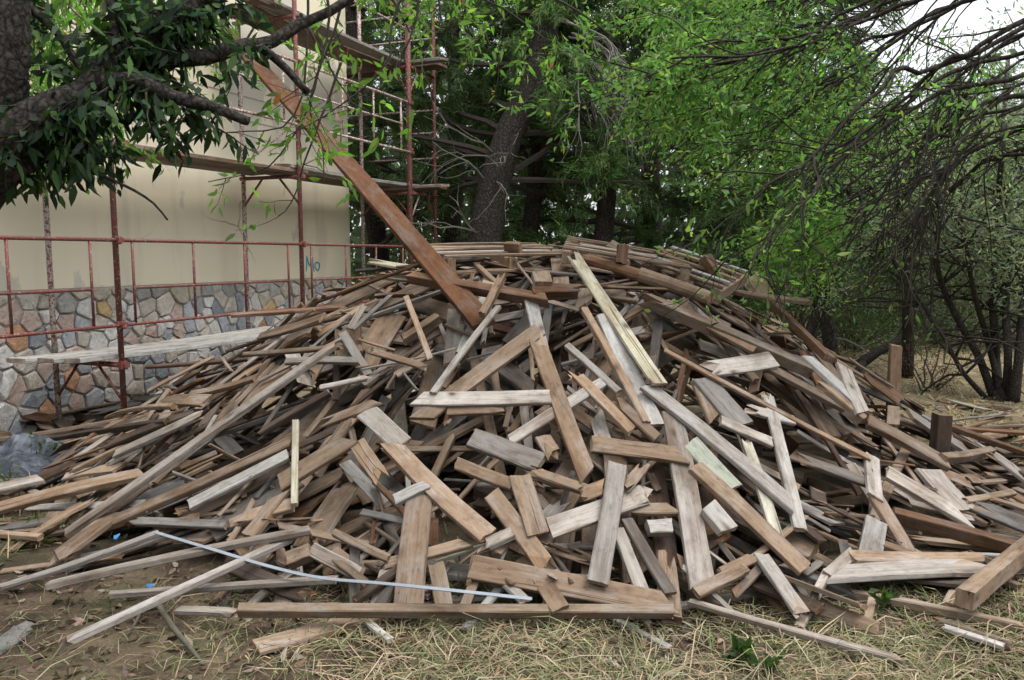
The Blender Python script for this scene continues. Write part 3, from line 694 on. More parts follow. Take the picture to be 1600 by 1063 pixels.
# splinters, laths and offcuts scattered over the top
for q in range(2200):
    if q > 900 and random.random() < .5:
        px_, py_ = random.uniform(0, 1600), random.uniform(420, 965); p_ = hit(px_, py_); cx, cy = p_[0], p_[1]
    else: th = random.uniform(0, 2 * math.pi); k = math.sqrt(random.random()); cx = .15 + math.cos(th) * 3.75 * k; cy = 6.2 + math.sin(th) * 2.95 * k
    if abs(cx - tarp_c[0]) < .7 and abs(cy - tarp_c[1]) < .8: continue
    L = random.uniform(.12, .8); W = random.choice([.015, .02, .03, .045, .08]); T = random.choice([.008, .012, .018])
    rr = try_drop(cx, cy, radial(cx, cy) + random.gauss(0, .8), L, W, min(T, W), .05)
    if rr is None: continue
    PL_.append(dict(c=rr[0], ax=rr[1], L=L, W=W, T=min(T, W), col=pick_col(), label=None, br=(random.choice((0, 1)), random.choice((0, 1, 2))), hero=False))
print('fillers', NF, 'planks', len(PL_))

# -- which fillers show largest from the photographer's place
vs, fs, own = [], [], []
for i, d in enumerate(PL_):
    x, y, z = d['ax']; b = len(vs)
    for p in (-1, 1):
        for q in (-1, 1):
            for r in (-1, 1): vs.append(Vector(d['c'] + x * p * d['L'] / 2 + y * q * d['W'] / 2 + z * r * d['T'] / 2))
    for f in ((0, 1, 3, 2), (4, 6, 7, 5), (0, 4, 5, 1), (2, 3, 7, 6), (0, 2, 6, 4), (1, 5, 7, 3)):
        fs.append(tuple(b + k for k in f)); own.append(i)
bvh = BVHTree.FromPolygons(vs, fs)
hits = np.zeros(len(PL_))
for py in range(360, 1063, 5):
    for px in range(2, 1600, 5):
        lo, n_, fi, ds = bvh.ray_cast(Vector((0, 0, EYE)), Vector(ray(px, py)), 30)
        if fi is not None: hits[own[fi]] += 1
order = [i for i in np.argsort(-hits) if not PL_[i]['hero'] and hits[i] >= 3]
nh = sum(d['hero'] for d in PL_)
single = set(order[:max(0, 296 - nh)])

LAND = [(750, 622, 'pale crosswise board'), (878, 634, 'steep tan board'), (960, 492, 'pale yellow lath'), (1130, 700, 'long pale sloping board'), (1075, 790, 'widest upright board'),
        (1175, 806, 'long clean tan board'), (950, 815, 'steep grey board'), (683, 760, 'broad knotty tan board'), (646, 862, 'broad upright brown-grey board'), (903, 916, 'broad stained foot board'),
        (712, 962, 'longest tan batten'), (1420, 899, 'wavy ended pale board'), (1500, 824, 'orange-brown flank beam'), (1560, 908, 'big square timber'), (1136, 514, 'long squared beam'),
        (1055, 440, 'round posts'), (747, 445, 'orange-brown beam of the crest'), (315, 680, 'longest grey board'), (314, 750, 'long crossing tan board'), (496, 716, 'wide propped tan board'),
        (460, 720, 'thin upright stake'), (280, 867, 'long fanning grey board'), (270, 921, 'reaching pale board'), (540, 905, 'metal strip'), (70, 710, 'tarpaulin'), (720, 480, 'foot of the leaning plank'),
        (1336, 612, 'bright pale board'), (1396, 590, 'brown square post'), (1468, 690, 'dark post stub'), (1150, 569, 'notched pale board'), (760, 395, 'flat pallet'), (970, 395, 'tilted pallet'),
        (420, 520, 'scaffold deck'), (620, 560, 'splintered split board'), (1300, 732, 'dark hollow board'), (1225, 720, 'narrow pale upright board')]
used = {}
def auto_label(d):
    pa, pb = project(d['c'] - d['ax'][0] * d['L'] / 2), project(d['c'] + d['ax'][0] * d['L'] / 2); c = project(d['c'])
    dx, dy = abs(pb[0] - pa[0]), abs(pb[1] - pa[1]); sl = math.degrees(math.atan2(dy, dx + 1e-6))
    size = ('short' if d['L'] < .75 else 'long' if d['L'] > 1.5 else '')
    wid = ('narrow' if d['W'] < .085 else 'wide' if d['W'] > .15 else '')
    til = 'lying level' if sl < 12 else 'gently sloping' if sl < 32 else 'sloping' if sl < 58 else 'steeply standing'
    noun = 'timber' if d['T'] > .05 else ('broken board' if 1 in d['br'] else 'board')
    order_ = sorted(LAND, key=lambda q: (q[0] - c[0]) ** 2 + (q[1] - c[1]) ** 2)
    for lx, ly, nm in order_[:4]:
        rel = ('just above' if ly - c[1] > 22 else 'just below' if c[1] - ly > 22 else 'beside')
        s = ' '.join(x for x in (size, wid, CNAME[d['col']], noun, til, rel, 'the', nm) if x)
        if s not in used: used[s] = 1; return s
        s2 = s.replace(' ' + rel + ' ', ' ' + {'just above': 'second above', 'just below': 'second below', 'beside': 'second beside'}[rel] + ' ')
        if s2 not in used and used[s] == 1: used[s] = 2; used[s2] = 1; return s2
    k = 0
    return s + ', among its neighbours the one closest to ' + order_[4][2]
rest = MB(); seen_rest = 0
GRP = 'boards and timbers of the scrap wood heap'
for i, d in enumerate(PL_):
    if not d['hero'] and i not in single:
        vs_, fs_, tn, uv = plank_geo(d['L'], d['W'], d['T'], vary(d['col']), d['br'], k=2)
        x, y, z = d['ax']; A = np.stack([x, y, z])
        rest.add(np.array(vs_) @ A + d['c'], fs_, tn, uv); continue
    m = MB(); m.add(*plank_geo(d['L'], d['W'], d['T'], vary(d['col']), d['br'], d.get('bow'), round_=d.get('round', False)))
    nm = 'wooden_post' if (d.get('round') or (d['label'] and ' post' in d['label'] and d['T'] < .12 and 'upright' in d['label'])) else 'timber_beam' if d['T'] >= .06 else 'plank'
    o = m.build(nm, M['wood'])
    x, y, z = d['ax']; o.matrix_world = Matrix(((x[0], y[0], z[0], d['c'][0]), (x[1], y[1], z[1], d['c'][1]), (x[2], y[2], z[2], d['c'][2]), (0, 0, 0, 1)))
    tag(o, d['label'] or auto_label(d), {'wooden_post': 'post', 'timber_beam': 'beam', 'plank': 'plank'}[nm], GRP)
o = rest.build('heaped_lumber', M['wood']); o['kind'] = 'stuff'

# -- boards on the scaffold
def deck(t0, t1, o_c, z, w, lab, col='W', along=True, T=.042):
    a, b = (WP(t0, o_c, z), WP(t1, o_c, z)) if along else (WP(o_c, t0, z), WP(o_c, t1, z))
    m = MB(); m.add(*plank_geo(float(np.linalg.norm(b - a)), w, T, vary(col), (0, 0), -.02))
    X, Yv, Z = basis(a, b, UP); c = (a + b) / 2; o = m.build('scaffold_board', M['wood'])
    o.matrix_world = Matrix(((X[0], Yv[0], Z[0], c[0]), (X[1], Yv[1], Z[1], c[1]), (X[2], Yv[2], Z[2], c[2]), (0, 0, 0, 1)))
    tag(o, lab, 'scaffold board', 'boards laid on the scaffold')
deck(-.38, 2.95, .93, .69, .21, 'pale scaffold board at the open edge of the lowest deck', 'H')
deck(-.45, 2.95, .70, .69, .21, 'pale scaffold board in the middle of the lowest deck', 'H')
deck(-.55, 2.90, .46, .69, .21, 'pale scaffold board nearest the stone plinth on lowest deck', 'H')
deck(2.55, 5.5, .86, .735, .22, 'pale scaffold board continuing the lowest deck behind the heap', 'H')
deck(-1.3, 2.9, .34, 2.625, .27, 'innermost grey board against the wall on the middle scaffold deck', 'R')
deck(2.6, 5.6, .34, 2.67, .27, 'innermost board near the building corner on the middle scaffold deck', 'R')
deck(2.4, 5.5, .33, 4.48, .27, 'innermost board of the upper scaffold deck against the wall', 'R')
deck(-1.3, 2.9, .92, 2.625, .27, 'long grey board at the outer edge of the middle scaffold deck', 'R')
deck(-1.2, 2.9, .63, 2.625, .27, 'long grey board nearer the wall on the middle scaffold deck', 'R')
deck(2.6, 5.75, .92, 2.67, .27, 'grey board reaching the building corner on the middle scaffold deck', 'W')
deck(2.6, 5.6, .63, 2.67, .27, 'inner grey board reaching the corner on the middle scaffold deck', 'R')
deck(2.4, 5.5, .90, 4.48, .26, 'outer board of the upper scaffold deck showing its underside', 'W')
deck(2.4, 5.5, .60, 4.48, .26, 'inner board of the upper scaffold deck beside the wall', 'R')
deck(-1.2, 2.6, .85, 4.48, .26, 'upper deck board half hidden by the dark tree branch', 'R')
for z, nm in ((2.665, 'middle'), (4.515, 'upper')):
    deck(1.55, -2.0, 5.66, z, .26, f'board rounding the building corner on the {nm} deck, nearer one', 'W', False)
    deck(1.35, -2.0, 5.98, z, .26, f'board rounding the building corner on the {nm} deck, farther one', 'R', False)

# -- pallets on the crest
def pallet(c, ax, w, d_, ns, lab, tw=1.0):
    X, Yv, Z = ax; pr_ = tag(empty('pallet', c), lab, 'pallet', 'pallets on the crest of the heap')
    def piece(nm, cc, x, y, z, L, W, T, col):
        m = MB(); v, f, tn, uv = plank_geo(L, W, T, vary(col), k=2)
        m.add(np.array(v) @ np.stack([x, y, z]) + cc, f, tn, uv); m.build(nm, M['wood'], pr_)
    for i in range(ns): piece('slat', c + Yv * (i / (ns - 1) - .5) * d_ + Z * .06, X, Yv, Z, w, .036, .018, random.choice('TRWT'))
    for k in (-.46, 0, .46): piece('bearer', c + X * k * w, Yv, -X, Z, d_ + .06, .06, .085, 'T')
    for i in (0, ns // 2, ns - 1): piece('bottom_slat', c + Yv * (i / (ns - 1) - .5) * d_ - Z * .056, X, Yv, Z, w, .08, .02, 'T')
X, Yv, Z = basis(np.zeros(3), np.array([1, .42, .02]), np.array([.02, -.12, 1]))
pallet(P(772, 403, 6.0), (X, Yv, Z), 1.0, .7, 8, 'flat slatted pallet lying level on the crest beside the leaning plank')
X, Yv, Z = basis(np.zeros(3), np.array([1, -.10, -.16]), np.array([.12, -.13, 1]))
pallet(P(975, 406, 6.0), (X, Yv, Z), .9, .8, 7, 'tilted pale slatted pallet on the crest behind the round posts')
X, Yv, Z = basis(np.zeros(3), np.array([.8, -.5, -.30]), np.array([.25, -.45, 1]))
pallet(P(1085, 428, 5.8), (X, Yv, Z), .6, .45, 5, 'small broken pallet slanting down the upper flank of the crest')

# -- metal strip, tarpaulin, scraps
pts = []
for (x, y), Yd in zip([(243, 832), (330, 858), (420, 885), (500, 903), (600, 912), (700, 922), (830, 936)], np.linspace(4.25, 3.42, 7)): 
    q_ = bvh.ray_cast(Vector((0, 0, EYE)), Vector(ray(x, y)), 30)[0]
    pts.append(P(x, y, min(Yd, (q_[1] if q_ else 9) - .03)))
ys_ = np.array([p[1] for p in pts]); kx_ = np.arange(7)
co_ = np.polyfit(kx_, ys_, 1); off_ = (ys_ - np.polyval(co_, kx_)).min()
pts = [P(x, y, np.polyval(co_, i) + off_) for i, (x, y) in enumerate([(243, 832), (330, 858), (420, 885), (500, 903), (600, 912), (700, 922), (830, 936)])]
m = MB()
pts = list(smooth_path(pts, 26))
for a, b in zip(pts, pts[1:]):
    x = nrm(b - a); z = nrm(np.array([0, -.55, 1]) - x * x.dot([0, -.55, 1])); y = np.cross(z, x); L = np.linalg.norm(b - a)
    m.box((a + b) / 2, x * (L / 2 + .002), y * .0075, z * .002); m.box((a + b) / 2 + y * .007 - z * .008, x * (L / 2 + .002), y * .0015, z * .006)
tag(m.build('metal_strip', M['metal']), 'long bluish galvanised metal strip lying across the front boards', 'metal strip')

tc = P(62, 712, 6.0); n = 46
TX, TY = np.meshgrid(np.linspace(-.52, .52, n), np.linspace(-.62, .75, n), indexing='ij')
r_ = np.sqrt((TX / .5) ** 2 + (TY / .7) ** 2)
def ridge(x): return 1 - np.abs(np.sin(x))
TZ = .03 + np.clip(1.15 - r_, 0, 1) * (.05 + .10 * ridge(3.1 * TX + 1.7 * TY + .5) ** 3 + np.where(TY > -.05, .15, .07) * ridge(4.2 * TY - 3 * TX + .8 * np.sin(5 * TX)) ** 3) + rng.normal(0, .004, TX.shape) + .035 * ridge(9 * TX + 5 * TY) * np.clip(1.3 - r_, 0, 1)
TZ += np.where((TX < .1) & (TY > .1), .16 * np.exp(-((TX + .25) ** 2 + (TY - .35) ** 2) / .05), 0)
bx_, by_ = tc[0] + TX * (1 + .1 * np.sin(5 * TY)), tc[1] + TY + .08 * np.sin(4 * TX)
m = MB(); ii = np.arange(n * n).reshape(n, n)
m.add(np.stack([bx_, by_, gz(bx_, by_) + TZ], -1).reshape(-1, 3), [(ii[i, j], ii[i + 1, j], ii[i + 1, j + 1], ii[i, j + 1]) for i in range(n - 1) for j in range(n - 1) if r_[i, j] < 1.22 + .1 * math.sin(7 * i)])
tp = m.build('tarpaulin', M['tarp'], smooth=False)
tag(tp, 'crumpled dark blue-grey tarpaulin heaped on the ground by the plinth', 'tarpaulin')
for (px, py, lab) in ((182, 845, 'scrap of blue plastic caught on a board near the soil'), (234, 922, 'scrap of blue plastic lying on the ground under the reaching board')):
    c = hit(px, py, .1) if py < 900 else hit(px, py); m = MB(); q = [c + np.array([math.cos(k) * .018 * random.uniform(.5, 1.2), math.sin(k) * .02, .012 + random.uniform(0, .025)]) for k in np.linspace(0, 5.4, 7)]
    m.add([c + np.array([0, 0, .03])] + q + [c - np.array([0, 0, .004])], [(0, i, i % 7 + 1) for i in range(1, 8)] + [(8, i % 7 + 1, i) for i in range(1, 8)])
    tag(m.build('plastic_scrap', M['blue']), lab, 'plastic scrap', 'scraps of blue plastic')
def lump(c, sx, sy, sz, tint, nm, lab, cat, mat='stone', seed=0):
    rr = random.Random(seed); m = MB(); vs = []; K = 9
    for r in range(4):
        ph = r / 3 * math.pi / 2
        for k in range(K):
            a = 2 * math.pi * k / K + .2 * r; j = rr.uniform(.82, 1.12)
            vs.append(c + np.array([sx * math.cos(a) * math.cos(ph * .85) * j, sy * math.sin(a) * math.cos(ph * .85) * j, sz * math.sin(ph) * rr.uniform(.85, 1.1) - .02]))
    vs.append(c + np.array([0, 0, sz])); fs = [(r * K + k, r * K + (k + 1) % K, (r + 1) * K + (k + 1) % K, (r + 1) * K + k) for r in range(3) for k in range(K)] + [(3 * K + k, 3 * K + (k + 1) % K, 4 * K) for k in range(K)]
    m.add(vs, fs, tint); tag(m.build(nm, M[mat]), lab, cat)
def G(px, py):
    d = ray(px, py); k = -EYE / d[2]; q = d * k; return np.array([q[0], q[1], float(gz(q[0], q[1]))])
lump(G(22, 832), .10, .08, .04, (.55, .52, .44), 'plaster_chunk', 'flat pale plaster chunk on the grass near the long boards', 'rubble piece', seed=3)
lump(G(22, 990), .07, .16, .05, (.22, .21, .19), 'bark_piece', 'curled grey bark piece on the dark soil in the near corner', 'bark piece', seed=5)
lump(G(118, 966), .05, .04, .03, (.34, .24, .2), 'small_stone', 'small reddish stone on the dark soil before the boards', 'stone', seed=8)
lump(G(85, 962), .045, .035, .022, (.28, .19, .16), 'small_stone', 'darker reddish stone on the soil beside the small reddish one', 'stone', seed=9)
lump(G(645, 1058), .02, .015, .015, (.7, .7, .68), 'paper_scrap', 'tiny white paper scrap in the straw at the bottom edge', 'paper scrap', 'mortar', seed=10)
m = MB(); b0 = [G(205, 962), G(250, 965), G(270, 990), G(300, 1015), G(318, 1030)]
m.tube([p + np.array([0, 0, h]) for p, h in zip(b0, (.05, .09, .06, .03, .01))], [.012, .014, .013, .010, .006], 7, (.11, .10, .075), .1); m.tube([G(225, 958) + np.array([0, 0, .06]), G(200, 985) + np.array([0, 0, .02])], [.009, .005], 6, (.1, .09, .07))
tag(m.build('fallen_branch', M['twig'], smooth=True), 'forked mossy dead branch lying on soil before the reaching pale board', 'branch')

# ------------------------------------------------------------------ trees
def rand_unit(n): v = rng.normal(0, 1, (n, 3)); return v / np.linalg.norm(v, axis=1, keepdims=True)
def leaf_soup(pos, dirs, L, W, tints):
    """rhombic folded leaves: pos (n,3) base, dirs (n,3) unit"""
    n = len(pos); side = np.cross(dirs, rand_unit(n)); side /= np.linalg.norm(side, axis=1, keepdims=True) + 1e-9
    L = L[:, None]; W = W[:, None]; nor = np.cross(dirs, side)
    v = np.stack([pos, pos + dirs * L * .30 + side * W * .46 + nor * W * .10, pos + dirs * L * .66 + side * W * .34 + nor * W * .08, pos + dirs * L - nor * L * .10,
                  pos + dirs * L * .66 - side * W * .34 + nor * W * .08, pos + dirs * L * .30 - side * W * .46 + nor * W * .10], 1)
    return v.reshape(-1, 3), tints
def tint_n(n, base, var=.25, alt=None, pa=0.0):
    b = np.array(base)[None] * (1 + rng.normal(0, var, (n, 1))) * (1 + rng.normal(0, .08, (n, 3)))
    if alt is not None:
        k = rng.random(n) < pa; b[k] = np.array(alt)[None] * (1 + rng.normal(0, .2, (k.sum(), 1)))
    return np.clip(b, .004, .9)
def wander(a, d, L, n, bend, grav):
    p = [np.array(a, float)]; d = nrm(d); st = L / n
    for i in range(n):
        d = nrm(d + rng.normal(0, bend, 3) + np.array([0, 0, grav])); p.append(p[-1] + d * st)
    return np.array(p)
def make_tree(name, base, label, cat='tree', group=None):
    return tag(empty(name, tuple(base)), label, cat, group)
def needles(tips, per, L, W, base, alt=None, pa=0, droop=-.1):
    tips = np.asarray(tips); n = len(tips) * per
    pos = np.repeat(tips[:, :3], per, 0) + rng.normal(0, .05, (n, 3)); dr = np.repeat(tips[:, 3:], per, 0) * .9 + rand_unit(n) * .75 + np.array([0, 0, droop]); dr /= np.linalg.norm(dr, axis=1, keepdims=True)
    side = np.cross(dr, rand_unit(n)); side /= np.linalg.norm(side, axis=1, keepdims=True) + 1e-9
    Ls = L * rng.uniform(.6, 1.25, (n, 1)); v = np.stack([pos - side * W / 2, pos + side * W / 2, pos + dr * Ls], 1)
    tt = np.repeat(tint_n(len(tips), base, .3, alt, pa), per, 0) * rng.uniform(.8, 1.2, (n, 1))
    return v.reshape(-1, 3), np.clip(tt, .004, .9)
def pine(label, path, radii, nl, h0, h1, reach, group='pines behind the heap', tint=(.085, .14, .05), per=13, dead=6, ntw=9):
    base = path[0].copy(); tr = make_tree('pine_tree', base, label, 'tree', group)
    m = MB(); pp = smooth_path(path, 18); rr = np.interp(np.linspace(0, 1, 18), np.linspace(0, 1, len(radii)), radii)
    m.tube(pp, rr, 12, (1, 1, 1), .05); m.build('trunk', M['pine_bark'], tr, True)
    tips = []; lm = MB(); dm = MB()
    for i in range(nl):
        u = random.uniform(h0, h1); p = pp[min(int(u * 17), 17)]; az = random.uniform(0, 2 * math.pi)
        if dead == 9 and math.sin(az) < .1: az = -az
        Lb = reach * random.uniform(.55, 1.1) * (1.15 - .5 * u)
        br = wander(p, (math.cos(az), math.sin(az), random.uniform(-.05, .45)), Lb, 7, .14, -.03)
        lm.tube(br, np.linspace(.05, .012, 8) * (1.1 - .4 * u) * 1.2, 5, (.06, .05, .043))
        for k in range(ntw):
            f = random.uniform(.3, 1.0) * 7; j = min(int(f), 6); q = br[j] + (br[j + 1] - br[j]) * (f - j); d = nrm(br[j + 1] - br[j])
            tw = wander(q, d + rng.normal(0, .6, 3), random.uniform(.35, .8), 4, .2, -.08)
            lm.tube(tw, [.010, .008, .006, .005, .004], 3, (.06, .05, .043))
            for a, b in zip(tw, tw[1:]): tips.append(np.concatenate([b, nrm(b - a)])); tips.append(np.concatenate([(a + b) / 2, nrm(b - a)]))
    for i in range(dead):
        u = random.uniform(.1, h0 + .1); p = pp[min(int(u * 17), 17)]; az = random.uniform(math.pi, 2 * math.pi)
        br = wander(p, (math.cos(az), math.sin(az), random.uniform(-.2, .2)), random.uniform(.6, 1.6), 6, .22, .02); dm.tube(br, np.linspace(.022, .006, 7), 5, (.17, .155, .14))
        for k in range(5):
            j = random.randint(2, 6); dm.tube(wander(br[j], nrm(br[j] - br[j - 1]) + rng.normal(0, .5, 3), random.uniform(.3, .7), 4, .2, -.1), [.008, .006, .005, .004, .003], 3, (.17, .155, .14))
    lm.build('limbs', M['twig'], tr)['kind'] = 'stuff'
    if dead: dm.build('dead_twigs', M['twig'], tr)['kind'] = 'stuff'
    v, tt = needles(tips, per, .17, .02, tint); o = fast_mesh('crown', v, 3, tt, M['needle'], tr); o['kind'] = 'stuff'
    return tr, pp

D1 = 12.8
big, bp = pine('big dark pine with thick leaning furrowed trunk behind the crest',
     np.array([P(748, 470, D1), P(755, 390, D1), P(772, 290, D1), P(800, 200, D1), P(838, 110, D1), P(858, 20, D1), P(872, -120, D1), P(880, -420, D1)]), [.32, .29, .245, .23, .20, .175, .155, .09], 46, .30, 1.0, 3.4, dead=9)
m = MB()   # bare hanging twigs of the big pine
for i in range(14):
    s = P(random.uniform(860, 900), random.uniform(20, 130), D1 - .4)
    br = wander(s, (random.uniform(.2, 1), -.5, -.25), random.uniform(1.2, 2.2), 8, .14, -.12); m.tube(br, np.linspace(.018, .004, 9), 4, (.19, .175, .16))
    for k in range(9):
        j = random.randint(2, 7); m.tube(wander(br[j], nrm(br[j + 1] - br[j]) + rng.normal(0, .4, 3), random.uniform(.4, .9), 5, .15, -.16), [.007, .006, .005, .004, .003, .003], 3, (.19, .175, .16))
m.build('hanging_dead_twigs', M['twig'], big)['kind'] = 'stuff'
def straight(px, py0, px1, Y, top, bend=.0):
    a = G(px, py0) if Y is None else np.array([*P(px, 500, Y)[:2], -.1]); b = P(px1, 150, Y); k = top / max(b[2], .1)
    b = a + (b - a) * k; return np.array([a, a + (b - a) * .35 + np.array([bend, 0, 0]), a + (b - a) * .7 - np.array([bend * .4, 0, 0]), b])
pine('slim pine with slanting trunk just beside the big leaning pine', straight(810, 0, 850, 14.5, 10), [.17, .15, .12, .06], 34, .18, 1, 2.8, tint=(.09, .155, .055))
pine('dark pine standing behind the scaffold tower', straight(610, 0, 560, 15.5, 11), [.2, .17, .13, .06], 44, .12, 1, 3.4, tint=(.085, .14, .06))
pine('pine rising between scaffold tower and big leaning pine', straight(690, 0, 700, 17, 12, .2), [.22, .19, .14, .06], 44, .14, 1, 3.4, tint=(.11, .18, .07))
pine('bushy dark pine behind the tilted pallet', straight(930, 0, 960, 14.0, 9.5), [.18, .16, .12, .05], 48, .10, .95, 3.0, tint=(.10, .18, .055))
pine('tall dark pine behind the round posts', straight(1030, 0, 1010, 16.0, 12), [.22, .18, .14, .06], 46, .12, 1, 3.5, tint=(.09, .15, .065))
pine('pine with leaning grey trunk behind the orange-brown stub', np.array([P(1160, 470, 13.5), P(1180, 390, 13.5), P(1203, 312, 13.5), P(1216, 230, 13.5), P(1228, 100, 13.5), P(1235, -100, 13.5)]), [.21, .19, .17, .15, .12, .07], 30, .34, 1, 2.6, tint=(.06, .105, .035), dead=8)
pine('crooked pine showing pale sky beside its low limbs', straight(1110, 0, 1130, 19, 11, .3), [.2, .17, .13, .06], 30, .35, 1, 3.2, tint=(.06, .10, .045))
pine('thin dark trunked pine behind the upper flank', np.array([P(1300, 560, 12.0), P(1292, 500, 12.0), P(1277, 425, 12.0), P(1268, 330, 12), P(1262, 150, 12), P(1255, -60, 12)]), [.115, .105, .10, .09, .075, .05], 18, .45, 1, 2.2, tint=(.06, .11, .035), dead=5)
pine('dark pine deep in the wood behind the brown square post', straight(1390, 0, 1400, 19, 5.0), [.2, .17, .13, .06], 44, .12, 1, 3.2, tint=(.075, .115, .06))
pine('dark pine behind the many stemmed olive tree', straight(1500, 0, 1480, 18, 4.8), [.2, .17, .13, .06], 40, .12, 1, 3.2, tint=(.085, .125, .07))
pine('dark pine furthest towards the open clearing', straight(1640, 0, 1630, 20, 5.2), [.2, .17, .13, .06], 40, .1, 1, 3.6, tint=(.085, .125, .07))

# far wood: one mass of foliage beyond the single trees
n = 19000
az = rng.uniform(-.62, .72, n); rd = rng.uniform(22, 40, n); hz = rng.beta(1.2, 1.5, n) * 10.5 + rng.uniform(-.2, .4, n)
cl = np.sin(az * 23) * 1.2 + np.sin(az * 51 + rd * .4) * .9
hz = hz * (1 + .12 * cl) * np.where(az > .22, .48, 1.0)
pos = np.stack([np.sin(az) * rd, np.cos(az) * rd, hz], 1) + rng.normal(0, .4, (n, 3))
v, tt = leaf_soup(pos, rand_unit(n), rng.uniform(.35, .8, n), rng.uniform(.18, .36, n), tint_n(n, (.055, .085, .04), .35))
n2 = 30000    # unseen wood ring round and behind the photographer, added to block low sky light
az = rng.uniform(.85, 2 * np.pi - 1.0, n2); rd = rng.uniform(9, 17, n2) + 1.5 * np.sin(az * 7); hz = rng.beta(1.3, 1.4, n2) * (5.6 + 1.2 * np.sin(az * 11)) * np.where((az > .8) & (az < 2.5), .3, 1)  # ring kept low on one side so sky light reaches the wall
v2, t2_ = leaf_soup(np.stack([np.sin(az) * rd, np.cos(az) * rd + 1, hz], 1), rand_unit(n2), rng.uniform(.4, .85, n2), rng.uniform(.2, .4, n2), tint_n(n2, (.055, .085, .04), .35))
ok_ = ~((v2[:, 0].reshape(-1, 6)[:, 0] < -3) & (v2[:, 1].reshape(-1, 6)[:, 0] > -1)); v2 = v2.reshape(-1, 6, 3)[ok_].reshape(-1, 3); t2_ = t2_[ok_]
v = np.concatenate([v, v2]); tt = np.concatenate([tt, t2_])
fast_mesh('far_wood_and_shade_ring', v, 6, tt, M['needle'])['kind'] = 'stuff'

def broad(tr, leafpos, leafdir, L, W, base, var=.25, alt=None, pa=0, mat='leaf', name='crown'):
    n = len(leafpos); v, tt = leaf_soup(np.array(leafpos), np.array(leafdir), rng.uniform(.45, 1.4, n) * L, rng.uniform(.7, 1.2, n) * W, tint_n(n, base, var, alt, pa))
    o = fast_mesh(name, v, 6, tt, M[mat], tr); o['kind'] = 'stuff'; return o
def leaves_on(path, n, spread, lp, ld, droop=-.35, u0=.2):
    k = len(path) - 1
    for _ in range(n):
        f = (u0 + (1 - u0) * random.random()) * k; j = min(int(f), k - 1); q = path[j] + (path[j + 1] - path[j]) * (f - j)
        d = nrm(nrm(path[j + 1] - path[j]) * .5 + rng.normal(0, .55, 3) + np.array([0, 0, droop])); lp.append(q + rng.normal(0, spread, 3)); ld.append(d)

# -- many stemmed olive-like tree at the clearing
ob = G(1562, 628); ol = make_tree('olive_tree', ob, 'many stemmed grey-green olive tree at the edge of the clearing')
m = MB(); lp, ld = [], []
OY = ob[1]
for st, rr in (([(1556, 632), (1530, 560), (1492, 490), (1465, 420), (1470, 330), (1500, 180)], .05), ([(1560, 630), (1556, 560), (1552, 480), (1552, 380), (1565, 250), (1575, 90)], .06),
               ([(1572, 630), (1575, 560), (1572, 470), (1585, 360), (1600, 240)], .055), ([(1584, 628), (1592, 560), (1600, 470), (1612, 330), (1640, 180)], .06), ([(1548, 630), (1520, 600), (1500, 575), (1470, 520), (1420, 450), (1380, 380)], .035), ([(1566, 625), (1545, 540), (1520, 450), (1500, 350), (1440, 260), (1380, 200)], .04)):
    pth = smooth_path([P(x, y, OY + random.uniform(-.25, .25) + .25 * i * random.uniform(-.4, 1)) for i, (x, y) in enumerate(st)], 16)
    m.tube(pth, np.linspace(rr * .95, rr * .35, 16), 8, (.5, .5, .5), .08)
    for k in range(20):
        j = random.randint(5, 15); tw = wander(pth[j], (random.uniform(-1, 1), random.uniform(-.6, .9), random.uniform(-.2, .8)), random.uniform(.7, 1.7), 6, .22, -.06)
        m.tube(tw, np.linspace(.016, .004, 7), 4); leaves_on(tw, 150, .12, lp, ld, -.15, .25)
m.build('trunk', M['bark'], ol, True); kz = [i for i, q in enumerate(lp) if q[2] > 1.25 + .35 * math.sin(q[0] * 3.1)]; lp = [lp[i] for i in kz]; ld = [ld[i] for i in kz]; broad(ol, lp, ld, .075, .022, (.22, .26, .185), .3)
# hazier olive foliage behind
def bush(label, c, r, n, base, L, W, name='shrub', cat='shrub', alt=None, pa=0, mat='leaf', sq=1.0):
    tr = tag(empty(name, (c[0], c[1], float(gz(c[0], c[1])))), label, cat, 'shrubs under the trees'); m = MB(); lp, ld = [], []
    g = np.array([c[0], c[1], float(gz(c[0], c[1])) - .03])
    ns = max(10, n // 130)
    for k in range(ns):
        d = nrm([random.gauss(0, .7), random.gauss(0, .7), random.uniform(.25, 1.2)]); tw = wander(g + rng.normal(0, .06, 3) * [1, 1, 0], d, (r * random.uniform(.7, 1.3)) * (1 + sq * d[2] * .6), 7, .16, -.03)
        m.tube(tw, np.linspace(.014, .003, 8), 4, (.10, .085, .07)); leaves_on(tw, n // ns, .09 * r, lp, ld, .0, .3)
    m.build('stem', M['twig'], tr)['kind'] = 'stuff'; broad(tr, lp, ld, L, W, base, .3, alt, pa, mat, 'foliage')
for (px, Y, r, n, base, lab) in ((1250, 15, 1.7, 5200, (.06, .10, .035), 'dark leafy shrub behind the far flank beneath the thin pine'),
                         (1335, 13.5, 1.3, 4600, (.07, .105, .045), 'rounded green shrub behind the brown square post'),
                         (1455, 14.5, 1.9, 6000, (.065, .09, .05), 'broad dull green shrub behind the clearing'),
                         (1600, 14, 2.1, 6200, (.10, .125, .085), 'tall grey-green shrub behind the olive stems'),
                         (1110, 17, 1.5, 3600, (.11, .18, .07), 'low green shrub behind the crest near the leaning grey trunk'),
                         (690, 16, 1.6, 3600, (.09, .15, .065), 'dark shrub between scaffold tower and big pine trunk'),
                         (880, 15, 1.5, 3600, (.045, .08, .03), 'dark shrub behind the pallets at the pine foot')):
    c = P(px, 500, Y); bush(lab, c, r, n, base, .075, .034)
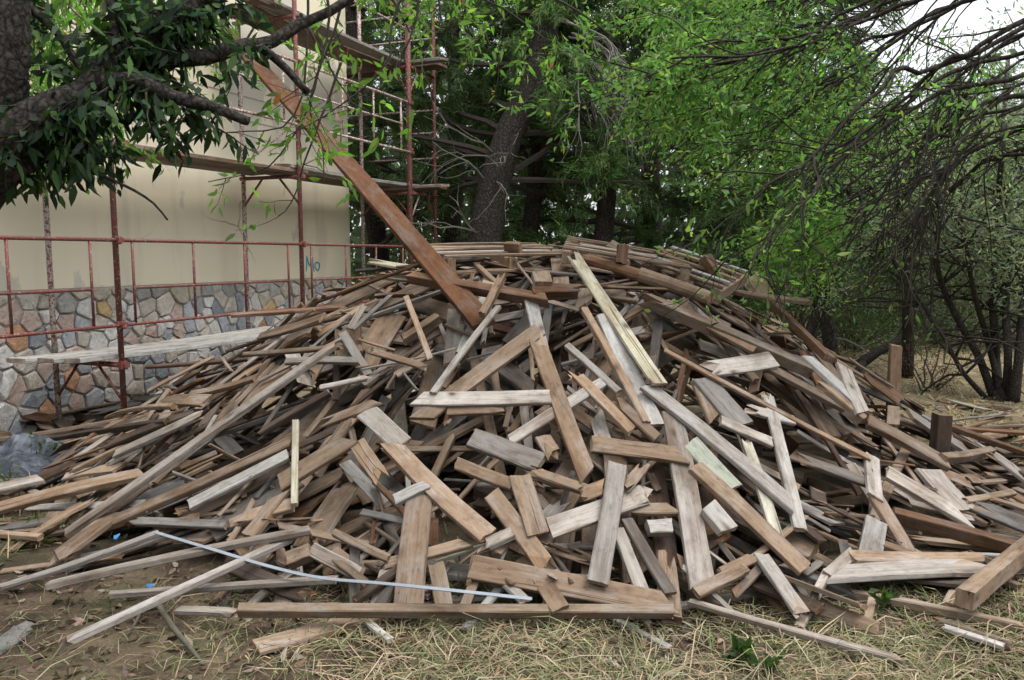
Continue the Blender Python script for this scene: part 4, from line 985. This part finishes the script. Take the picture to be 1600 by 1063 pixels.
c = P(1452, 600, 9.4); bush('leafless reddish brown brush tangle beside the brown square post', c, .55, 900, (.14, .08, .055), .03, .012, 'brushwood', 'brush')
# two round-crowned broadleaf trees behind the drooping branches
for (px, Y, zlo, zhi, rad, n_, lab) in ((1420, 10.6, 2.3, 3.7, 1.9, 120, 'fresh green broadleaf tree standing behind the drooping branches'), (1255, 11.2, 1.5, 3.2, .8, 70, 'small fresh green tree above the far upper flank')):
    c = P(px, 500, Y); g = np.array([c[0], c[1], float(gz(c[0], c[1]))]); tr = make_tree('broadleaf_tree', g, lab, 'tree', 'broadleaf trees behind the clearing'); m = MB(); lp_, ld_ = [], []
    st = wander(g - [0, 0, .05], (.05, 0, 1), zhi - .4, 10, .07, .02); m.tube(st, np.linspace(.085, .02, 11), 8, (1, 1, 1), .08)
    for k in range(n_):
        a = g + np.array([random.gauss(0, .5) * rad, random.gauss(0, .45) * rad, 0]); a[2] = random.uniform(zlo, zhi); j = min(10, max(2, int(a[2] / (zhi - .4) * 10) - 2))
        if k % 4 == 0: m.tube(smooth_path([st[j], (st[j] + a) / 2 + [0, 0, .15], a], 6), np.linspace(.022, .006, 6), 4)
        tw = wander(a, rng.normal(0, 1, 3) * [1, 1, .4], random.uniform(.3, .6), 5, .25, -.05); leaves_on(tw, 60, .10, lp_, ld_, -.2, 0)
    m.build('trunk', M['branch_bark'], tr, True); broad(tr, lp_, ld_, .065, .025, (.11, .22, .05), .35, (.2, .31, .08), .2)
# a limb lying in the wood
m = MB(); m.tube(smooth_path([P(1340, 572, 11.0), P(1375, 548, 11), P(1405, 532, 11), P(1418, 505, 11.1), P(1425, 480, 11.2)], 10), np.linspace(.075, .04, 10), 7, (1, 1, 1), .1)
m.tube([P(1350, 566, 11), P(1340, 580, 10.8), P(1333, 610, 10.8)], [.06, .05, .04], 6)
tag(m.build('fallen_limb', M['bark'], smooth=True), 'bent grey limb leaning in the wood behind the brown square post', 'fallen limb')

# -- drooping broadleaf tree: branches sweep in from beyond the frame
rb = np.array([5.3, 5.6, 0.0]); rt = make_tree('drooping_tree', rb, 'bright green broadleaf tree with long bare drooping branches over the clearing')
m = MB(); m.tube(smooth_path([rb - [0, 0, .1], rb + [0, 0, 1.2], rb + [-.15, .05, 2.6], rb + [-.2, .1, 4.4], rb + [-.1, 0, 6.5]], 12), np.linspace(.2, .09, 12), 10, (1, 1, 1), .06)
tm = MB(); lp, ld = [], []
MAIN = [([(1600, 8), (1529, 56), (1454, 87), (1379, 150), (1303, 211), (1266, 241)], .024), ([(1560, -30), (1416, 41), (1360, 68), (1285, 102), (1190, 150), (1115, 211)], .022),
        ([(1460, -50), (1371, 0), (1303, 49), (1251, 64), (1153, 87), (1059, 94)], .018), ([(1640, 30), (1529, 105), (1484, 181), (1416, 241), (1360, 286)], .02),
        ([(1640, 190), (1600, 196), (1548, 214), (1492, 256), (1450, 278), (1397, 331), (1341, 376)], .034), ([(1640, 240), (1567, 252), (1503, 293), (1446, 339), (1401, 400)], .024),
        ([(1620, 140), (1500, 230), (1440, 320), (1400, 420)], .016), ([(1620, -40), (1450, 20), (1330, 110), (1230, 170), (1120, 260)], .02),
        ([(1500, -60), (1400, -10), (1250, 30), (1120, 50), (1010, 100)], .018), ([(1640, 60), (1480, 110), (1350, 200), (1240, 300), (1180, 380)], .022),
        ([(1640, 100), (1560, 160), (1480, 240), (1420, 330), (1400, 390)], .016), ([(1550, -40), (1430, 60), (1350, 160), (1290, 240), (1250, 300)], .016),
        ([(1640, 150), (1540, 180), (1420, 220), (1300, 300), (1220, 360)], .022), ([(1400, -60), (1300, -10), (1180, 20), (1080, 40)], .016)]
for bi in range(25):
    st, rr = MAIN[bi % 14]
    jx, jy = (0, 0) if bi < 14 else (random.uniform(-50, 40), random.uniform(-45, 40))
    Ya = random.uniform(4.6, 6.4); Yb = Ya + random.uniform(-.6, 1.4)
    pth = smooth_path([P((max(x, 1655) if y > -20 and x > 1590 else x) + (max(jx, 0) if i == 0 else jx), y + (min(jy, 0) if i == 0 and y < 20 else jy), Ya + (Yb - Ya) * i / (len(st) - 1)) for i, (x, y) in enumerate(st)], 16)
    pth += np.cumsum(rng.normal(0, .02, pth.shape), 0)
    rr *= .72
    tr0 = np.array([rb[0] - .15, rb[1], max(2.0, pth[0][2] - .6)]); tk = (pth[0] + tr0) / 2 + nrm(pth[0] - pth[1]) * .35
    m.tube(smooth_path([tr0, tk, pth[0] + nrm(pth[0] - pth[2]) * .05, pth[0]], 9), np.linspace(rr * 1.5, rr, 9), 6)
    m.tube(pth, np.linspace(rr, .006, 16), 6, (1, 1, 1), .06)
    for k in range(12 if bi < 14 else 8):
        j = random.randint(2, 14); d = nrm(pth[j + 1] - pth[j]); u = j / 15
        tw = wander(pth[j], d * 1.0 + rng.normal(0, .32, 3) + np.array([-.1, 0, -.18]), random.uniform(.4, 1.15), 8, .2, -.02)
        tm.tube(tw, np.linspace(.007, .002, 9), 4, (.03, .026, .019))
        px_ = project(tw[-1])[0]; py_ = project(tw[-1])[1]; dens = (1.7 if px_ < 1170 else 1.0 if px_ < 1300 else .38) * (1 if py_ < 230 else .2) * (.2 if 1265 < px_ < 1530 and py_ < 130 else 1)
        leaves_on(tw, int(21 * dens), .022, lp, ld, -.2, .35)
        for q in range(3):
            j2 = random.randint(2, 6); t2 = wander(tw[j2], nrm(tw[j2 + 1] - tw[j2]) + rng.normal(0, .4, 3), random.uniform(.15, .5), 5, .26, -.05)
            tm.tube(t2, np.linspace(.0035, .0014, 6), 3, (.03, .026, .019)); leaves_on(t2, int(13 * dens), .02, lp, ld, -.2, .2)
# leafy ends: the bright mass over the wood edge
for k in range(120):
    px, py = random.gauss(1105, 58), random.uniform(-20, 275); px += (py - 150) * .15
    if k % 3 == 0: px, py = random.gauss(1245, 32), random.gauss(405, 26)
    a = P(px + 60, py - 50, random.uniform(5.6, 8.2)); tw = wander(a, (-1, random.uniform(-.3, .6), -.45), random.uniform(.4, .8), 6, .2, -.02)
    tm.tube(tw, np.linspace(.006, .002, 7), 3, (.05, .042, .034)); leaves_on(tw, 105, .045, lp, ld, -.25, .1)
m.build('trunk', M['branch_bark'], rt, True); tm.build('twigs', M['twig'], rt)['kind'] = 'stuff'
broad(rt, lp, ld, .056, .023, (.115, .235, .06), .36, (.25, .34, .09), .16)

# -- near tree whose dark branches hang over the scaffold
lb = np.array([-1.95, 2.45, -.02]); lt = make_tree('gnarled_tree', lb, 'gnarled dark tree reaching in beside the camera with lichen bark')
m = MB(); tm = MB(); lp, ld = [], []; lp2, ld2 = [], []
def br_(st, r0, r1, Y, n=26, sides=12, wob=.10, mb=m, dY=0):
    pth = smooth_path([P(x, y, Y + dY * i / (len(st) - 1)) for i, (x, y) in enumerate(st)], n); mb.tube(pth, np.linspace(r0, r1, n), sides, (1, 1, 1), wob); return pth
p0 = smooth_path([lb, lb + [.0, -.02, .6], P(-150, 450, 2.4), P(-70, 300, 2.35), P(5, 222, 2.3)], 14); m.tube(p0, np.linspace(.15, .10, 14), 14, (1, 1, 1), .07)
br_([(-30, 300), (-10, 170), (2, 70), (-5, -60), (-40, -260)], .085, .06, 2.35, 50, 18, .08)
b2 = br_([(-20, 240), (63, 185), (140, 152), (182, 95), (245, 42), (301, 8), (350, -40), (420, -160)], .066, .026, 2.3, 46, 18, .09, dY=.3)
b4 = br_([(175, 105), (196, 90), (315, 91), (371, 72), (420, 68), (469, 38), (530, 10), (600, -50)], .030, .012, 2.4, 18, dY=.3)
b5 = br_([(160, 130), (210, 126), (273, 152), (333, 168), (388, 190)], .026, .013, 2.35)
b6 = br_([(404, 72), (434, 95), (481, 145)], .014, .011, 2.55, 7)
b7 = br_([(160, -60), (172, 0), (186, 70), (196, 95)], .012, .014, 2.4, 8); b8 = br_([(10, -50), (35, 0), (70, 32), (98, 62), (150, 150)], .014, .012, 2.5, 10)
b9 = br_([(120, 262), (165, 277), (210, 298), (240, 318), (262, 344)], .006, .003, 2.35, 9, 6); b10 = br_([(215, 200), (242, 207), (275, 220), (295, 242)], .008, .004, 2.35, 8, 6)
for pth, nt in ((b4, 8), (b5, 20), (b2, 80), (b7, 14), (b8, 14)):
    k = len(pth)
    for q in range(nt):
        j = random.randint(1, int(k * .8))
        tw = wander(pth[j], (random.uniform(-.8, .8), random.uniform(-.5, .6), random.uniform(-.8, .45)), random.uniform(.08, .20), 5, .25, -.08)
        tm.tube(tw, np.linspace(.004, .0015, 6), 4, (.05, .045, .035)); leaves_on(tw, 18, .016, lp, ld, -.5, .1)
for q in range(46):      # clump that hangs under the fork
    a = P(random.gauss(112, 44), random.uniform(130, 235), 2.45 + random.uniform(-.15, .3)); tw = wander(a, (random.uniform(-.6, .6), random.uniform(-.4, .4), -.9), random.uniform(.08, .2), 4, .25, -.05)
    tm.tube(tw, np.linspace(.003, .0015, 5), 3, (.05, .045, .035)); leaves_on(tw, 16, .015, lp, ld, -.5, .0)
for q in range(140):     # paler leaves further back and overhead
    a = P(random.uniform(-40, 330) if q % 4 else random.uniform(-40, 210), random.uniform(-70, 110) if q % 4 else random.uniform(110, 220), random.uniform(2.9, 3.9)); tw = wander(a, (random.uniform(-.8, .8), random.uniform(-.4, .4), -.7), random.uniform(.15, .35), 5, .25, -.05)
    tm.tube(tw, np.linspace(.004, .0015, 6), 3, (.05, .045, .035)); leaves_on(tw, 24, .03, lp2, ld2, -.45, .0)
for q in range(260):     # unseen crown above the picture, added to shade the near leaves
    a = np.array([random.uniform(-3.6, .6), random.uniform(1.6, 4.8), random.uniform(3.6, 5.6)]); leaves_on(wander(a, rng.normal(0, 1, 3), .6, 5, .3, -.05), 26, .08, lp2, ld2, -.3, 0)
SPR = [([(480, -20), (478, 60), (474, 130), (450, 190), (395, 205), (330, 206)], 3.0), ([(500, 60), (490, 130), (462, 210), (420, 262), (330, 282)], 3.1), ([(535, 100), (505, 180), (480, 250), (462, 300), (435, 340)], 3.1),
       ([(628, -10), (605, 45), (602, 98), (564, 143), (500, 184), (440, 215)], 2.9), ([(650, -20), (648, 50), (625, 128)], 2.9), ([(540, -20), (525, 60), (505, 110), (488, 175), (505, 230), (508, 290)], 2.8), ([(470, 20), (500, 70), (520, 110), (545, 150)], 2.7),
       ([(685, -30), (687, 30), (684, 60)], 3.0), ([(510, -20), (512, 30), (500, 110), (480, 150)], 2.6)]
for st, Y in SPR:
    pth = smooth_path([P(x, y, Y) for x, y in st], 12); pth += np.cumsum(rng.normal(0, .004, pth.shape), 0); tm.tube(pth, np.linspace(.0055, .0018, 12), 5, (.05, .043, .035))
    for q in range(4):
        j = random.randint(5, 11); tw = wander(pth[j], (random.uniform(-1, 1), random.uniform(-.4, .4), random.uniform(-.6, .3)), random.uniform(.10, .28), 5, .2, -.03); tm.tube(tw, np.linspace(.0022, .001, 6), 3, (.06, .05, .04)); leaves_on(tw, 6, .012, lp2, ld2, -.2, .5)
for q in range(56):      # hanging sprays along the top of the picture
    cx, cy = random.choice([(640, 60), (700, 45), (760, 90), (835, 105), (600, 18), (720, 10), (790, 22), (875, -5), (560, 0), (660, 20), (505, 30), (520, 110)])
    a = P(cx + random.gauss(8, 18), cy - random.uniform(25, 70), random.uniform(3.6, 4.6)); tw = wander(a, (random.uniform(-.7, .5), random.uniform(-.4, .4), -.55), random.uniform(.14, .32), 5, .2, -.03)
    tm.tube(tw, np.linspace(.0028, .0012, 6), 3, (.05, .043, .035)); leaves_on(tw, 13, .015, lp2, ld2, -.25, .15)
for st, Y in (([(350, -40), (480, -35), (620, -30), (760, 0), (850, 60)], 3.9), ([(620, -30), (700, -10), (740, 20), (765, 70)], 4.0), ([(720, -20), (790, -30), (890, 10), (960, 60)], 4.2), ([(590, -30), (620, 10), (640, 50)], 3.9)):
    tm.tube(smooth_path([P(x, y, Y) for x, y in st], 12), np.linspace(.011, .004, 12), 5, (.045, .04, .032), .05)
m.build('trunk', M['bark'], lt, True); tm.build('twigs', M['twig'], lt)['kind'] = 'stuff'
broad(lt, lp, ld, .055, .021, (.022, .05, .02), .4, (.06, .12, .03), .28, 'dark_leaf', 'shade_painted_leaves')  # near leaves tinted almost black: their shade is put into the colour
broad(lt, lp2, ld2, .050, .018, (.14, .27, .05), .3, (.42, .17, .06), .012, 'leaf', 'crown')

# ------------------------------------------------------------------ straw, grass and litter
def blades(n, xr, yr, keep, L, W, lie, base, alt, pa, name, mat='straw'):
    x = rng.uniform(*xr, n); y = rng.uniform(*yr, n); k = keep(x, y) > rng.random(n); x, y = x[k], y[k]; n = len(x)
    az = rng.uniform(0, 2 * np.pi, n); el = np.abs(rng.normal(0, lie, n)); ln = L * rng.uniform(.4, 1.5, n)
    d = np.stack([np.cos(az) * np.cos(el), np.sin(az) * np.cos(el), np.sin(el)], 1); s = np.stack([-np.sin(az), np.cos(az), rng.normal(0, .5, n)], 1); s /= np.linalg.norm(s, axis=1, keepdims=True)
    b = np.stack([x, y, gz(x, y) + rng.uniform(0, .022, n)], 1); w = W * rng.uniform(.6, 1.4, n)[:, None]; ln = ln[:, None]
    mid = b + d * ln * .5 + np.array([0, 0, 1]) * ln * rng.uniform(0, .16, (n, 1)); tip = b + d * ln - np.array([0, 0, 1]) * ln * rng.uniform(0, .15, (n, 1)) + s * ln * rng.normal(0, .12, (n, 1))
    tip[:, 2] = np.maximum(tip[:, 2], gz(tip[:, 0], tip[:, 1]) + .003)
    v = np.concatenate([np.stack([b - s * w * .5, b + s * w * .5, mid + s * w * .45, mid - s * w * .45], 1), np.stack([mid - s * w * .45, mid + s * w * .45, tip + s * w * .12, tip - s * w * .12], 1)], 0)
    c = tint_n(n, base, .28, alt, pa); o = fast_mesh(name, v.reshape(-1, 3), 4, np.concatenate([c, c]), M[mat]); o['kind'] = 'stuff'; return o
def k_front(x, y):
    f = (y < 3.75 + .12 * np.sin(3 * x)) * np.clip((x + 1.7) / 1.3, .08, 1); pat = .5 + .5 * np.sin(2.3 * x + 1.2 * np.sin(3 * y)) * np.sin(3.1 * y + x)
    return f * (.22 + .78 * pat)
blades(38000, (-2.9, 2.9), (2.5, 4.0), k_front,   .12, .0037, .2, (.29, .235, .145), (.13, .155, .065), .28, 'straw_litter')
blades(2600, (-2.9, 2.9), (2.5, 4.0), k_front, .27, .0045, .12, (.36, .30, .195), (.2, .21, .10), .2, 'straw_stalks')
blades(9000, (-3.6, 3.6), (2.6, 5.6), lambda x, y: .10 + .5 * ((x > .9) & (y < 3.9)), .10, .005, .5, (.10, .14, .045), (.24, .23, .10), .3, 'grass')
blades(26000, (2.5, 12), (5.5, 15), lambda x, y: np.clip((x - 2.6) / 1.0, 0, 1) * .8, .11, .011, .3, (.32, .255, .155), (.12, .14, .06), .22, 'dry_grass')
blades(2600, (-5, -2.6), (4.0, 6.4), lambda x, y: .6 + 0 * x, .13, .006, .8, (.14, .17, .06), (.34, .28, .15), .45, 'weedy_grass')
# litter chips
n = 4200; x = np.concatenate([rng.uniform(-4.4, -2.0, 1200), rng.uniform(-2.8, 3, 3000)]); y = np.concatenate([rng.uniform(4.2, 7.2, 1200), rng.uniform(2.5, 4.0, 3000)])
d = rand_unit(n) * [1, 1, .25]; d /= np.linalg.norm(d, axis=1, keepdims=True)
v, tt = leaf_soup(np.stack([x, y, gz(x, y) + .012], 1), d, rng.uniform(.02, .075, n), rng.uniform(.012, .03, n), tint_n(n, (.15, .11, .08), .45, (.32, .27, .21), .10))
fast_mesh('wood_litter', v, 6, tt, M['straw'])['kind'] = 'stuff'
def weed(px, py, h, n, lab, L=.05, W=.024, base=(.055, .10, .03)):
    g = G(px, py); tr = tag(empty('weed_plant', tuple(g)), lab, 'plant', 'green weeds round the heap'); m = MB(); lp, ld = [], []
    for k in range(max(3, n // 9)):
        tw = wander(g, (random.gauss(0, .5), random.gauss(0, .5), 1), h * random.uniform(.6, 1.1), 5, .12, -.02); m.tube(tw, np.linspace(.0025, .001, 6), 4, (.10, .14, .05)); leaves_on(tw, 9, .008, lp, ld, .1, .2)
    m.build('stem', M['twig'], tr)['kind'] = 'stuff'; broad(tr, lp, ld, L, W, base, .2, None, 0, 'leaf', 'foliage')
weed(1378, 962, .16, 18, 'green weed with upright leaves below the wavy ended pale board', .06, .03)
weed(1150, 1035, .09, 45, 'low broad leaved green weed in the straw at the front', .06, .03)
weed(1195, 1050, .07, 36, 'second low green weed at the very front edge of the straw', .05, .026)
weed(1000, 915, .13, 26, 'narrow leaved weed tuft beside the pale narrow board foot', .09, .012, (.08, .12, .05))
weed(820, 870, .10, 20, 'small weed growing beside the grey-brown sloping board', .05, .018)
weed(48, 735, .32, 24, 'slender weed standing before the crumpled tarpaulin', .055, .024)
weed(55, 850, .18, 40, 'yellowish weed clump beside the flat plaster chunk', .05, .02, (.16, .18, .05))
weed(165, 648, .20, 40, 'green weed clump at the foot of the stone plinth', .06, .026)
weed(10, 770, .22, 44, 'grassy weed clump by the tarpaulin at the ground', .10, .01, (.10, .14, .05))
weed(720, 950, .07, 40, 'grassy tuft behind the longest tan batten', .09, .009, (.10, .13, .05))
